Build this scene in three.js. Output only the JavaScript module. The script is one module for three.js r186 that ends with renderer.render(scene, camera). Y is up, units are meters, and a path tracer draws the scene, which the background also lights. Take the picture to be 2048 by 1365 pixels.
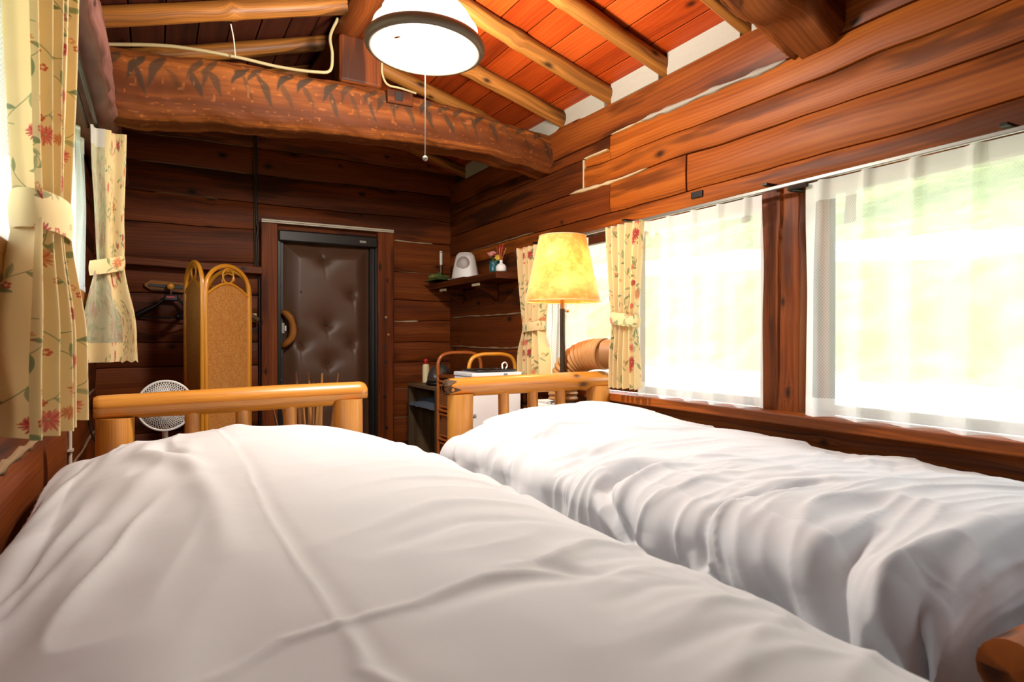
import * as THREE from 'three';
import { RoundedBoxGeometry } from 'three/addons/geometries/RoundedBoxGeometry.js';
import { mergeGeometries, toCreasedNormals } from 'three/addons/utils/BufferGeometryUtils.js';

// ---------------------------------------------------------------- camera, sky, sun, exposure
const scene = new THREE.Scene();
const camera = new THREE.PerspectiveCamera(56.54, 2048 / 1365, 0.05, 200);
const EYE = 1.05;                                   // eye height; heights below are given from the eye, depths D into the room
camera.position.set(0, EYE, 0);
camera.rotation.order = 'YXZ';
camera.rotation.set(-0.00433, -THREE.MathUtils.degToRad(29.4), 0);
camera.focus = 3.3; camera.userData.fStop = 5.0;
scene.add(camera);

const renderer = new THREE.WebGLRenderer();
renderer.toneMapping = THREE.LinearToneMapping;
renderer.toneMappingExposure = 1.25;
renderer.shadowMap.enabled = true;

scene.background = new THREE.Color(0.82, 0.92, 1.0);
scene.backgroundIntensity = 5.6;
const sun = new THREE.DirectionalLight(new THREE.Color(1, 0.96, 0.88), 5.5);
sun.position.set(1.5, 16, 7); sun.target.position.set(0, 0, -2);
sun.castShadow = true; sun.shadow.radius = 1;
Object.assign(sun.shadow.camera, { left: -14, right: 20, top: 20, bottom: -14, near: 0.5, far: 60 });
sun.name = 'sun';
scene.add(sun, sun.target);
const LAMP_I = 10, FLOOR_LAMP_I = 0.52;

// ---------------------------------------------------------------- helpers
let seed = 7;
const rnd = () => { seed = (seed + 0x6D2B79F5) | 0; let t = Math.imul(seed ^ (seed >>> 15), 1 | seed); t = (t + Math.imul(t ^ (t >>> 7), 61 | t)) ^ t; return ((t ^ (t >>> 14)) >>> 0) / 4294967296; };
const rr = (a, b) => a + (b - a) * rnd();
const { lerp, clamp, smoothstep } = THREE.MathUtils;
const h2 = (x, y) => { let n = Math.imul(x, 374761393) + Math.imul(y, 668265263); n = Math.imul(n ^ (n >>> 13), 1274126177); return ((n ^ (n >>> 16)) >>> 0) / 4294967296; };
const fade = (t) => t * t * (3 - 2 * t);
function noise(x, y, px = 0, py = 0) {              // value noise 0..1, periodic if px, py are given
  let ix = Math.floor(x), iy = Math.floor(y); const fx = fade(x - ix), fy = fade(y - iy);
  let jx = ix + 1, jy = iy + 1;
  if (px) { ix = ((ix % px) + px) % px; jx = ((jx % px) + px) % px; }
  if (py) { iy = ((iy % py) + py) % py; jy = ((jy % py) + py) % py; }
  return lerp(lerp(h2(ix, iy), h2(jx, iy), fx), lerp(h2(ix, jy), h2(jx, jy), fx), fy);
}
function fbm(x, y, o = 4, px = 0, py = 0) { let s = 0, a = 0.5, n = 0; for (let i = 0; i < o; i++) { s += a * noise(x + i * 17 * (px ? 0 : 1), y + i * 31 * (py ? 0 : 1), px, py); n += a; a *= 0.5; x *= 2; y *= 2; px *= 2; py *= 2; } return s / n; }
const P = (x, y, D) => new THREE.Vector3(x, EYE + y, -D);

const used = {};
function numbered(name) { const n = used[name] = (used[name] ?? -1) + 1; return n ? name + '_' + String(n).padStart(3, '0') : name; }
function tag(o, label, category, group) { o.userData.label = label; o.userData.category = category; if (group) o.userData.group = group; return o; }
function thing(name, label, category, at = [0, 0, 0], turn = 0, group) {
  const o = new THREE.Group(); o.name = numbered(name); o.position.set(...at); o.rotation.y = turn; scene.add(o);
  return tag(o, label, category, group);
}
function structure(name) { const o = new THREE.Group(); o.name = name; o.userData.kind = 'structure'; scene.add(o); return o; }
function part(name, geo, mat, parent, label) {
  const m = new THREE.Mesh(Array.isArray(geo) ? mergeAll(geo) : geo, mat);
  m.name = parent === scene ? numbered(name) : name; m.castShadow = m.receiveShadow = true;
  if (label) m.userData.label = label;
  if (parent !== scene) { const c = parent.userData.count ??= {}; const n = c[name] = (c[name] ?? -1) + 1; if (n) m.name = name + '_' + String(n).padStart(3, '0'); }
  parent.add(m); return m;
}
function mergeAll(list) {
  return mergeGeometries(list.map((g) => { g = g.index ? g.toNonIndexed() : g; for (const k of Object.keys(g.attributes)) if (!['position', 'normal', 'uv'].includes(k)) g.deleteAttribute(k); return g; }), false);
}
function copy(o, label) { const c = o.clone(); c.name = numbered(o.name.replace(/_\d{3}$/, '')); if (label) c.userData.label = label; scene.add(c); return c; }
function grid(nu, nv, fn, uvf, flip = false) {       // a sheet: fn(u, v) in 0..1 gives a point
  const pos = [], uv = [], idx = [], W = nu + 1;
  for (let j = 0; j <= nv; j++) for (let i = 0; i <= nu; i++) {
    const p = fn(i / nu, j / nv, i, j), q = uvf ? uvf(i / nu, j / nv, p) : [i / nu, j / nv];
    pos.push(p.x, p.y, p.z); uv.push(q[0], q[1]);
  }
  for (let j = 0; j < nv; j++) for (let i = 0; i < nu; i++) {
    const a = j * W + i, b = a + 1, c = a + W, d = c + 1;
    if (flip) idx.push(a, c, b, b, c, d); else idx.push(a, b, c, b, d, c);
  }
  const g = new THREE.BufferGeometry();
  g.setAttribute('position', new THREE.Float32BufferAttribute(pos, 3));
  g.setAttribute('uv', new THREE.Float32BufferAttribute(uv, 2));
  g.setIndex(idx); g.computeVertexNormals(); return g;
}
function tube(points, r, seg = 40, rad = 10, o = {}) {   // round bar through points; r a number or function of 0..1; uv in metres
  const c = new THREE.CatmullRomCurve3(points, !!o.closed, 'centripetal'), L = c.getLength(), fr = c.computeFrenetFrames(seg, !!o.closed);
  const R = typeof r === 'function' ? r : () => r, at = (k) => c.getPointAt(clamp(k / seg, 0, 1));
  const body = grid(rad, seg, (u, v, i, j) => {
    const a = (i % rad) / rad * Math.PI * 2, n = fr.normals[j], b = fr.binormals[j], w = R(v, a);
    return at(j).addScaledVector(n, Math.cos(a) * w).addScaledVector(b, Math.sin(a) * w);
  }, (u, v) => [v * L + (o.du ?? 0), u * 2 * Math.PI * R(v, 0) + (o.dv ?? 0)]);
  if (o.closed || o.open) return body;
  const caps = [];
  for (const e of [0, seg]) {
    const n = fr.normals[e], b = fr.binormals[e], t = fr.tangents[e].clone().multiplyScalar(e ? 1 : -1), p0 = at(e), w = R(e / seg, 0);
    caps.push(grid(rad, 3, (u, v, i, j) => {
      const a = (i % rad) / rad * Math.PI * 2, f = [1, 0.8, 0.4, 0.001][j], ww = R(e / seg, a);
      return p0.clone().addScaledVector(n, Math.cos(a) * ww * f).addScaledVector(b, Math.sin(a) * ww * f).addScaledVector(t, w * (o.dome ?? 0.12) * (1 - f * f));
    }, (u, v) => [v * w, u * w], e === 0));
  }
  return mergeAll([body, ...caps]);
}
function boxUV(g, du = rnd() * 3, dv = rnd() * 3) {      // uv in metres, the grain along the longest side
  g.computeBoundingBox(); const s = g.boundingBox.getSize(new THREE.Vector3()).toArray(), long = s.indexOf(Math.max(...s));
  const p = g.attributes.position, n = g.attributes.normal, uv = new Float32Array(p.count * 2);
  for (let i = 0; i < p.count; i++) {
    const q = [p.getX(i), p.getY(i), p.getZ(i)], m = [n.getX(i), n.getY(i), n.getZ(i)].map(Math.abs), face = m.indexOf(Math.max(...m));
    const ax = [0, 1, 2].filter((k) => k !== face), a = ax.includes(long) ? long : ax[0], b = ax.find((k) => k !== a);
    uv[2 * i] = q[a] + du; uv[2 * i + 1] = q[b] + dv + face * 0.13;
  }
  g.setAttribute('uv', new THREE.BufferAttribute(uv, 2)); return g;
}
function box(w, h, d, at = [0, 0, 0], r = 0.004, rot) {
  const g = new RoundedBoxGeometry(w, h, d, 2, Math.min(r, w / 2.1, h / 2.1, d / 2.1)); boxUV(g);
  if (rot) g.rotateX(rot[0]).rotateY(rot[1]).rotateZ(rot[2]);
  return g.translate(...at);
}
const bx = (x0, x1, y0, y1, D0, D1, r) => box(x1 - x0, y1 - y0, D1 - D0, [(x0 + x1) / 2, EYE + (y0 + y1) / 2, -(D0 + D1) / 2], r);  // a box by its limits
const lathe = (pts, seg = 32) => new THREE.LatheGeometry(pts.map(([r, y]) => new THREE.Vector2(Math.max(r, 1e-4), y)), seg);

// ---------------------------------------------------------------- textures
function tex(W, H, fn, lenU, lenV, srgb = true) {
  const d = new Uint8Array(W * H * 4);
  for (let y = 0; y < H; y++) for (let x = 0; x < W; x++) {
    const c = fn(x / W, y / H), k = (y * W + x) * 4;
    d[k] = clamp(c[0], 0, 255); d[k + 1] = clamp(c[1], 0, 255); d[k + 2] = clamp(c[2], 0, 255); d[k + 3] = 255;
  }
  const t = new THREE.DataTexture(d, W, H); return finish(t, lenU, lenV, srgb);
}
function finish(t, lenU, lenV, srgb) {
  t.wrapS = t.wrapT = THREE.RepeatWrapping; t.magFilter = THREE.LinearFilter; t.minFilter = THREE.LinearFilter;
  t.repeat.set(1 / lenU, 1 / lenV); if (srgb) t.colorSpace = THREE.SRGBColorSpace; t.needsUpdate = true; return t;
}
function canvas(W, H, draw, lenU, lenV, srgb = true) {
  const c = document.createElement('canvas'); c.width = W; c.height = H; draw(c.getContext('2d'), W, H);
  return finish(new THREE.CanvasTexture(c), lenU, lenV, srgb);
}
const mix3 = (a, b, t) => [lerp(a[0], b[0], t), lerp(a[1], b[1], t), lerp(a[2], b[2], t)];
function woodTex(dark, mid, light, o = {}) {
  const lu = o.lu ?? 2.4, lv = o.lv ?? 0.8, W = o.W ?? 1024, H = o.H ?? 512, kn = [];
  for (let i = 0; i < (o.knots ?? 7); i++) kn.push([rnd(), rnd(), rr(0.012, 0.028)]);
  const stain = o.stain ?? 0.5, sd = Math.floor(rnd() * 64);
  return tex(W, H, (u, v) => {
    let V = v, dk = 0;
    for (const [ku, kv, kr] of kn) {
      let du = u - ku, dv = v - kv; du -= Math.round(du); dv -= Math.round(dv); du *= lu; dv *= lv;
      const w = Math.exp(-((du / (kr * 4)) ** 2) - (dv / (kr * 2)) ** 2); V += (dv >= 0 ? -1 : 1) * w * kr * 0.8 / lv;
      const r2 = (du / kr) ** 2 * 0.6 + (dv / (kr * 0.7)) ** 2; dk = Math.max(dk, Math.exp(-r2 * 1.3));
      if (r2 < 6) V += 0.004 * Math.sin(Math.sqrt(r2) * 9) * w;
    }
    const band = fbm(u * 3 + sd, V * 26, 3, 3, 26), fine = noise(u * 22, V * 300, 22, 300), ring = 0.5 + 0.5 * Math.sin((V * 44 + fbm(u * 2, V * 7, 2, 2, 7) * 5) * Math.PI * 2);
    const blot = fbm(u * 3 + sd, V * 6, 3, 3, 6); let t = 0.06 + band * 0.42 + blot * 0.5 + (ring - 0.5) * (o.ring ?? 0.13) + (fine - 0.5) * 0.13;
    let c = t < 0.5 ? mix3(dark, mid, clamp(t * 2, 0, 1)) : mix3(mid, light, clamp(t * 2 - 1, 0, 1));
    const st = smoothstep(fbm(u * 4 + 0, V * 9, 4, 4, 9), 0.55, 0.75) * stain;
    c = mix3(c, dark, st); c = mix3(c, dark.map((x) => x * 0.45), dk * 0.85);
    return c;
  }, lu, lv);
}
const T = {};
T.wallA = woodTex([74, 34, 9], [150, 76, 22], [190, 112, 40], { stain: 0.65 });
T.wallB = woodTex([56, 24, 8], [114, 54, 17], [154, 86, 31], { stain: 0.7, knots: 9 });
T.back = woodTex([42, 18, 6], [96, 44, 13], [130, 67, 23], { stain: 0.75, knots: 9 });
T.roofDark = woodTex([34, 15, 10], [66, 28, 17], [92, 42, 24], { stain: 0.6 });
T.roof = woodTex([108, 38, 12], [168, 68, 22], [200, 94, 36], { stain: 0.3, knots: 6 });
T.pole = woodTex([60, 34, 14], [142, 88, 36], [190, 130, 58], { stain: 0.8, knots: 10, lv: 0.4 });
T.honey = woodTex([146, 80, 22], [204, 134, 48], [230, 168, 82], { stain: 0.18, knots: 6, lv: 0.4 });
T.old = woodTex([52, 40, 28], [98, 76, 52], [132, 106, 74], { stain: 0.5 });
const beamBase = [[54, 24, 10], [114, 59, 21], [162, 94, 38]];
T.plate = woodTex([66, 38, 32], [122, 82, 72], [156, 112, 98], { stain: 0.5, knots: 12 });  // bluish window light mixed into the brown wood as mauve
T.beam = woodTex(...beamBase, { stain: 0.25, knots: 6 });
T.hewn = (() => {                                        // the tie beam: dark slashes of old bark that the adze left, along its upper half (v across 0..1.2 m, u 2.4 m)
  const marks = []; for (let i = 0; i < 22; i++) marks.push([0.02 + i * 0.045 + rr(-0.012, 0.012), rr(0.262, 0.285), rr(0.008, 0.013), rr(0.045, 0.07), rr(0.6, 1) * (i > 18 ? 0.6 : 1), 0.016]), marks.push([0.03 + i * 0.045 + rr(-0.012, 0.012), rr(0.205, 0.23), rr(0.004, 0.009), rr(0.03, 0.05), rr(0.3, 0.8), -0.014]);
  return tex(2048, 512, (u, v) => {
    const band = fbm(u * 3, v * 30, 3, 3, 30), fine = noise(u * 30, v * 300, 30, 300); let c = mix3(beamBase[0], beamBase[1], clamp(0.35 + band * 0.75, 0, 1));
    c = mix3(c, beamBase[2], clamp((band - 0.45) * 1.6 + (fine - 0.5) * 0.35, 0, 1));
    let s = 0;
    for (const [mu, mv, w, len, str, sl] of marks) {
      const dv = (v - mv) / len; if (Math.abs(dv) > 1) continue;
      const du = u - mu - dv * sl + 0.006 * (noise(v * 40, mu * 99) - 0.5), ww = w * (1 - Math.abs(dv) ** 1.5) + 0.0005;
      s = Math.max(s, smoothstep(ww - Math.abs(du), -0.002, 0.003) * str);
    }
    const chips = smoothstep(noise(u * 110, v * 90, 110, 90), 0.82, 0.92) * 0.3;
    c = mix3(c, [50, 40, 31], s * 0.94); c = mix3(c, [205, 128, 66], chips);
    return c;
  }, 2.4, 1.2);
})();
T.cane = tex(512, 512, (u, v) => {
  const a = Math.sin(u * 96 * Math.PI), b = Math.sin(v * 96 * Math.PI), k = noise(u * 48, 3, 48, 0) * 0.5 + noise(5, v * 48, 0, 48) * 0.5, w = Math.max(a * a * (0.4 + k), b * b * (1.4 - k));
  return mix3([108, 54, 16], mix3([204, 132, 54], [232, 172, 88], noise(u * 48, v * 48, 48, 48)), clamp(w * 1.15, 0, 1));
}, 0.44, 0.44);
T.wicker = tex(256, 256, (u, v) => {
  const row = Math.floor(v * 16), a = Math.abs(Math.sin((u * 10 + (row % 2) * 0.5) * Math.PI)), b = Math.abs(Math.sin(v * 16 * Math.PI));
  return mix3([56, 26, 11], [206, 128, 62], clamp(a * 0.9 * b + 0.1 + (noise(u * 40, v * 40, 40, 40) - 0.5) * 0.25, 0, 1));
}, 0.12, 0.12);
T.parchment = tex(512, 512, (u, v) => { const n = fbm(u * 6, v * 6, 5, 6, 6), f = fbm(u * 40, v * 40, 2, 40, 40); return mix3([206, 136, 58], [242, 200, 124], clamp(n * 1.5 - 0.3 + (f - 0.5) * 0.5, 0, 1)); }, 0.5, 0.5);
T.weave = tex(256, 256, (u, v) => { const n = 128 + 60 * Math.sin(u * 128 * Math.PI) * Math.sin(v * 128 * Math.PI); return [n, n, n]; }, 0.05, 0.05, false);
T.crumple = tex(512, 512, (u, v) => { const n = fbm(u * 10, v * 16, 5, 10, 16) * 255; return [n, n, n]; }, 0.5, 0.5, false);
T.net = tex(256, 256, (u, v) => { const a = Math.abs(Math.sin((u + v) * 8 * Math.PI)), b = Math.abs(Math.sin((u - v) * 8 * Math.PI)); const t = Math.max(smoothstep(0.55 - a, 0, 0.3), smoothstep(0.55 - b, 0, 0.3)), n = 170 + 70 * t; return [n, n, n]; }, 0.10, 0.10, false);
T.grass = tex(512, 512, (u, v) => mix3([86, 98, 50], [154, 160, 102], fbm(u * 12, v * 12, 5, 12, 12)), 3, 3);
T.sunTint = tex(256, 256, (u, v) => mix3([190, 182, 160], [236, 230, 214], fbm(u * 30, v * 30, 4, 30, 30)), 2, 2);  // pale mottle carries the sunlight of the bright ground bands
T.leather = tex(256, 256, (u, v) => { const n = fbm(u * 60, v * 60, 3, 60, 60) * 255; return [n, n, n]; }, 0.2, 0.2, false);
function floral(c, W, H) {
  c.fillStyle = 'rgb(232,206,150)'; c.fillRect(0, 0, W, H);
  let s = 31; const r = () => (s = (s * 16807) % 2147483647) / 2147483647;
  const wrap = (x, y, f) => { for (const dx of [-W, 0, W]) for (const dy of [-H, 0, H]) { c.save(); c.translate(x + dx, y + dy); f(); c.restore(); } };
  const leaf = (x, y, a, len, col) => wrap(x, y, () => { c.rotate(a); c.fillStyle = col; c.beginPath(); c.moveTo(0, 0); c.quadraticCurveTo(len * 0.45, -len * 0.34, len, 0); c.quadraticCurveTo(len * 0.45, len * 0.34, 0, 0); c.fill(); c.strokeStyle = 'rgba(96,112,66,.6)'; c.lineWidth = 1.5; c.beginPath(); c.moveTo(0, 0); c.lineTo(len * 0.9, 0); c.stroke(); });
  for (let i = 0; i < 24; i++) {                          // curling stems with leaves
    const x = r() * W, y = r() * H, a = r() * 6.3, L = 120 + r() * 150, bend = (r() - 0.5) * 160;
    wrap(x, y, () => { c.rotate(a); c.strokeStyle = 'rgba(122,128,82,.85)'; c.lineWidth = 3; c.beginPath(); c.moveTo(0, 0); c.quadraticCurveTo(L / 2, bend, L, 0); c.stroke(); });
    for (let k = 0; k < 4; k++) { const t = 0.15 + k * 0.25, px = t * L, py = 2 * t * (1 - t) * bend; leaf(x + Math.cos(a) * px - Math.sin(a) * py, y + Math.sin(a) * px + Math.cos(a) * py, a + (k % 2 ? 0.9 : -0.9), 44 + r() * 34, ['rgb(150,150,100)', 'rgb(136,142,98)', 'rgb(176,170,120)'][k % 3]); }
  }
  for (let i = 0; i < 17; i++) {                          // red and pink chrysanthemum heads
    const x = r() * W, y = r() * H, R = 26 + r() * 26, col = [['rgb(186,62,52)', 'rgb(152,40,44)'], ['rgb(222,118,100)', 'rgb(196,82,74)'], ['rgb(214,140,86)', 'rgb(190,96,52)']][i % 3];
    wrap(x, y, () => { c.globalAlpha = 0.8; for (let k = 0; k < 19; k++) { c.rotate(Math.PI * 2 / 19 + (k % 3) * 0.05); const q = 0.75 + 0.3 * r(); c.fillStyle = col[k % 2]; c.beginPath(); c.ellipse(R * 0.55 * q, 0, R * 0.46 * q, R * 0.10, 0, 0, 7); c.fill(); } c.globalAlpha = 1; });
  }
  for (let i = 0; i < 26; i++) { const x = r() * W, y = r() * H; wrap(x, y, () => { c.fillStyle = i % 2 ? 'rgb(196,92,66)' : 'rgb(216,150,98)'; for (let k = 0; k < 5; k++) { c.beginPath(); c.arc(Math.cos(k * 1.3) * 9, Math.sin(k * 1.3) * 9, 5, 0, 7); c.fill(); } }); }
}
T.floral = canvas(1024, 1024, floral, 0.62, 0.62);
T.lining = canvas(512, 512, (c, W, H) => { floral(c, W, H); c.fillStyle = 'rgba(176,176,146,.72)'; c.fillRect(0, 0, W, H); }, 0.5, 0.5);

// ---------------------------------------------------------------- materials
const std = (o) => new THREE.MeshStandardMaterial(o), phy = (o) => new THREE.MeshPhysicalMaterial(o);
const wood = (map, rough = 0.55, bump = 0.0007, color = 0xffffff) => phy({ map, roughness: rough, bumpMap: map, bumpScale: bump, color, specularIntensity: 0.35 });
const M = {
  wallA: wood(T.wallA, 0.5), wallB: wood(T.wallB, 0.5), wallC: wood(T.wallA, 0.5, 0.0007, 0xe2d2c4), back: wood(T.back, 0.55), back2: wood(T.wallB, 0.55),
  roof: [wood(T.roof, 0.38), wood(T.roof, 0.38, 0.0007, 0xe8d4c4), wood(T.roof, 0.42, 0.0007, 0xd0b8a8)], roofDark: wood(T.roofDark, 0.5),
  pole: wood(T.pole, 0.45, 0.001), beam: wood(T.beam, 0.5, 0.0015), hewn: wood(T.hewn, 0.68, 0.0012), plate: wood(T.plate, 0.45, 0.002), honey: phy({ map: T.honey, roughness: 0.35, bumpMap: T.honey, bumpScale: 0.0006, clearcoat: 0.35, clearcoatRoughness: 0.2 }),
  facet: phy({ map: T.old, color: 0xd8b894, roughness: 0.75, side: THREE.DoubleSide }), endGrain: wood(T.back, 0.6, 0.003, 0xffe8d8), old: wood(T.old, 0.7), ledge: wood(T.back, 0.5), shelf: wood(T.back, 0.5),
  floor: wood(T.wallB, 0.45), plaster: std({ color: 0x9c9486, roughness: 0.95, bumpMap: T.crumple, bumpScale: 0.004 }), slab: std({ color: 0x2a1a12, roughness: 0.95 }), caulk: std({ color: 0x86694a, roughness: 0.95 }), caulkLight: std({ color: 0xb8a684, roughness: 0.95 }),
  sheet: phy({ color: 0xd4d3d4, roughness: 0.85, sheen: 0.3, sheenRoughness: 0.6, sheenColor: new THREE.Color(1, 1, 1), bumpMap: T.crumple, bumpScale: 0.0007 }),
  floral: phy({ map: T.floral, roughness: 0.95, transmission: 0.27, thickness: 0, side: THREE.DoubleSide, bumpMap: T.weave, bumpScale: 0.0002 }),
  floralTie: phy({ map: T.floral, roughness: 0.95, transmission: 0.15, thickness: 0, side: THREE.DoubleSide }),
  lining: phy({ map: T.lining, roughness: 0.95, transmission: 0.3, thickness: 0, side: THREE.DoubleSide }),
  sheer: phy({ color: 0xf4f5f1, roughness: 1, transmission: 0.5, thickness: 0, transparent: true, opacity: 0.52, alphaMap: T.net, side: THREE.DoubleSide }),
  sheerBand: phy({ color: 0xf6f6f2, roughness: 1, transmission: 0.4, thickness: 0, transparent: true, opacity: 0.6, side: THREE.DoubleSide }),
  steel: std({ color: 0x8f8b84, metalness: 0.8, roughness: 0.45 }), brass: std({ color: 0xb98a4a, metalness: 0.9, roughness: 0.35 }), dark: std({ color: 0x171310, roughness: 0.45 }), darkMetal: std({ color: 0x2b2724, metalness: 0.6, roughness: 0.4 }),
  bronze: std({ color: 0x4a3f33, metalness: 0.7, roughness: 0.4 }), blackPlastic: std({ color: 0x0e0e0f, roughness: 0.3 }), whitePlastic: std({ color: 0xe4e2dd, roughness: 0.4 }), greyPlastic: std({ color: 0x9a968f, roughness: 0.45 }), fridge: phy({ color: 0xe9e9ea, roughness: 0.3, clearcoat: 0.4 }),
  leather: phy({ color: 0x583c2a, roughness: 0.42, bumpMap: T.leather, bumpScale: 0.0004, specularIntensity: 0.8 }),
  rattan: phy({ color: 0xd08a26, roughness: 0.3, clearcoat: 0.5, clearcoatRoughness: 0.2 }), rattanRed: phy({ color: 0xa85a20, roughness: 0.3, clearcoat: 0.4, clearcoatRoughness: 0.25 }), cane: std({ map: T.cane, roughness: 0.6, bumpMap: T.cane, bumpScale: 0.0012 }), wicker: std({ map: T.wicker, roughness: 0.6, bumpMap: T.wicker, bumpScale: 0.003 }),
  cable: std({ color: 0x9c8a62, roughness: 0.6 }), blackCable: std({ color: 0x1a1512, roughness: 0.5 }), conduit: std({ color: 0xc4b8a4, roughness: 0.5 }),
  glass: phy({ color: 0xffffff, roughness: 0, transmission: 1, thickness: 0, ior: 1.45 }),
  hose: std({ color: 0xb07c44, roughness: 0.55 }), hosePipe: std({ color: 0x8f6030, roughness: 0.5 }),
  shade: phy({ map: T.parchment, roughness: 0.9, transmission: 0.4, thickness: 0, side: THREE.DoubleSide, bumpMap: T.parchment, bumpScale: 0.0004 }),
  grass: std({ map: T.grass, roughness: 0.95 }), sunTint: std({ map: T.sunTint, roughness: 0.95 }), bark: std({ color: 0x5c4a38, roughness: 0.9 }),
  leaf: [0x909a5c, 0xa0a468, 0x7e8a52].map((c) => phy({ color: c, roughness: 0.9, transmission: 0.4, thickness: 0, side: THREE.DoubleSide })),
};

// ---------------------------------------------------------------- logs of the walls
const XR = 2.21, XL = -0.341, DB = 5.0, DN = -1.15;   // right wall, left wall, back wall, near wall behind the camera
const ROOF_Y = (x) => 1.36 + 0.3 * (x > 0.935 ? XR - x : x - XL);   // centre line of the rafters
const edgeWob = (id, a, amp) => (fbm(a * 2.3 + id * 13.7, id * 5.1, 3) - 0.5) * 2 * amp;
// a squared log: side 'x' runs along x on the back wall, 'R' / 'L' along depth on the side walls; eb, et are the numbers of the seams below and above
function logGeo(side, a0, a1, yb, yt, eb, et, o = {}) {
  const amp = o.amp ?? (side === 'R' ? 0.014 : 0.010), gap = o.gap ?? 0.0018, th = o.th ?? 0.10, c = 0.006, bulge = o.bulge ?? 0.004, n = Math.max(2, Math.ceil((a1 - a0) / 0.06)), id = eb * 7.3 + et * 1.7 + a0, out = o.out ?? 0;
  const put = side === 'x' ? (a, f, y) => P(a, y, DB - f) : side === 'R' ? (a, f, y) => P(XR - f, y, a) : side === 'L' ? (a, f, y) => P(XL + f, y, a) : (a, f, y) => P(a, y, DN + f);
  const per = [0, 0.02, 0.03, 0.04, 0.5, 0.96, 0.97, 0.98, 1];
  const sec = (a, k) => {
    const b = yb + edgeWob(eb, a, amp) + gap, t = yt + edgeWob(et, a, amp) - gap, f = out + (noise(a * 1.7 + id, id) - 0.5) * 0.012, m = (b + t) / 2, q = f + bulge, w = (noise(a * 7 + id, 3 + k) - 0.5) * 0.004;
    return [[-th, b], [f - c, b], [f - c * 0.3, b + c * 0.3], [f, b + c], [q + w, m], [f, t - c], [f - c * 0.3, t - c * 0.3], [f - c, t], [-th, t]][k];
  };
  const du = rnd() * 2.4, dv = rnd() * 0.8, flip = side === 'R' || side === 'x';
  const g = grid(8, n, (u, v, i, j) => { const a = lerp(a0, a1, v), [f, y] = sec(a, i); return put(a, f, y); }, (u, v) => [lerp(a0, a1, v) + du, dv + per[Math.round(u * 8)] * (yt - yb) * 0.95], flip);
  const caps = [a0, a1].map((a, e) => {
    const s = new THREE.BufferGeometry(), pos = [], uv = [];
    const pts = [...Array(9).keys()].map((k) => sec(a, k)), tri = [];
    for (let k = 1; k < 8; k++) { const q = [pts[0], pts[k], pts[k + 1]]; if ((e === 0) === flip) q.reverse(); for (const [f, y] of q) { const p = put(a, f, y); pos.push(p.x, p.y, p.z); uv.push(f + du, y + dv); } }
    s.setAttribute('position', new THREE.Float32BufferAttribute(pos, 3)); s.setAttribute('uv', new THREE.Float32BufferAttribute(uv, 2)); s.computeVertexNormals(); return s;
  });
  return mergeAll([toCreasedNormals(g, 0.7), ...caps]);
}
// a wavy strip of mortar that fills a seam
function caulkGeo(side, a0, a1, y, id, h = 0.007, out = 0.001, amp = side === 'R' ? 0.014 : side === 'x' ? 0.012 : 0.010) {
  const put = side === 'x' ? (a, f, yy) => P(a, yy, DB - f) : side === 'R' ? (a, f, yy) => P(XR - f, yy, a) : (a, f, yy) => P(XL + f, yy, a);
  return grid(4, Math.ceil((a1 - a0) / 0.02), (u, v, i) => {
    const a = lerp(a0, a1, v), end = Math.min(1, Math.min(v, 1 - v) * 12 + 0.05), hh = h * (0.45 + 1.1 * noise(a * 17 + id, id)) * end, yy = y + edgeWob(id, a, amp);
    return put(a, [-0.03, out - 0.003, out + 0.002 * noise(a * 40, id), out - 0.003, -0.03][i], yy + hh * [-1, -1, 0, 1, 1][i]);
  }, (u, v) => [v * (a1 - a0), u * 0.03], side === 'R' || side === 'x');
}
const pickWall = () => [M.wallA, M.wallB, M.wallC][Math.floor(rnd() * 3)];

// right wall
const wallR = structure('wall_right');
const WB = -0.312, WT = 0.605, W1A = 3.46, W1B = 1.80, W2A = 1.58, W2B = -0.95;   // window band and openings
const R = (a0, a1, yb, yt, eb, et, o) => part('log', logGeo('R', a0, a1, yb, yt, eb, et, o), o?.mat ?? pickWall(), wallR);
R(DN, DB, 1.124, 1.313, 6, 7, { mat: M.wallB, gap: 0.004 });
R(DN, 2.81, 1.0, 1.124, 5, 6, { mat: M.wallA, bulge: 0.002 }); R(DN, 3.05, 0.871, 1.0, 4, 5, { mat: M.wallA, bulge: 0.002 });
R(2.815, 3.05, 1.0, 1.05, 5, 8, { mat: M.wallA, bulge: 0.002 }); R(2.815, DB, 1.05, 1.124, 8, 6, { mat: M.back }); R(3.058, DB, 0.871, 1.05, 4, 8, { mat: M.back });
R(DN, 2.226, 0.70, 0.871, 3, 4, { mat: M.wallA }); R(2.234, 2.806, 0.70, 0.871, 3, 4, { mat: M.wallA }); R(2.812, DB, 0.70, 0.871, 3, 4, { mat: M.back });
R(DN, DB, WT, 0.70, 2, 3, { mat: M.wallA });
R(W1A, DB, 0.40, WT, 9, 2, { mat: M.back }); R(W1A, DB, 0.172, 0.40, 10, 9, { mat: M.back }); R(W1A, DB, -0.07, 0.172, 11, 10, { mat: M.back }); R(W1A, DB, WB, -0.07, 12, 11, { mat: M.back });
R(DN, W2B, 0.15, WT, 13, 2); R(DN, W2B, WB, 0.15, 12, 13);
R(DN, DB, -0.46, WB - 0.03, 14, 12, { out: -0.012 }); R(DN, DB, -0.65, -0.46, 15, 14); R(DN, DB, -0.86, -0.65, 16, 15); R(DN, DB, -1.05, -0.86, 17, 16);
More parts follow.
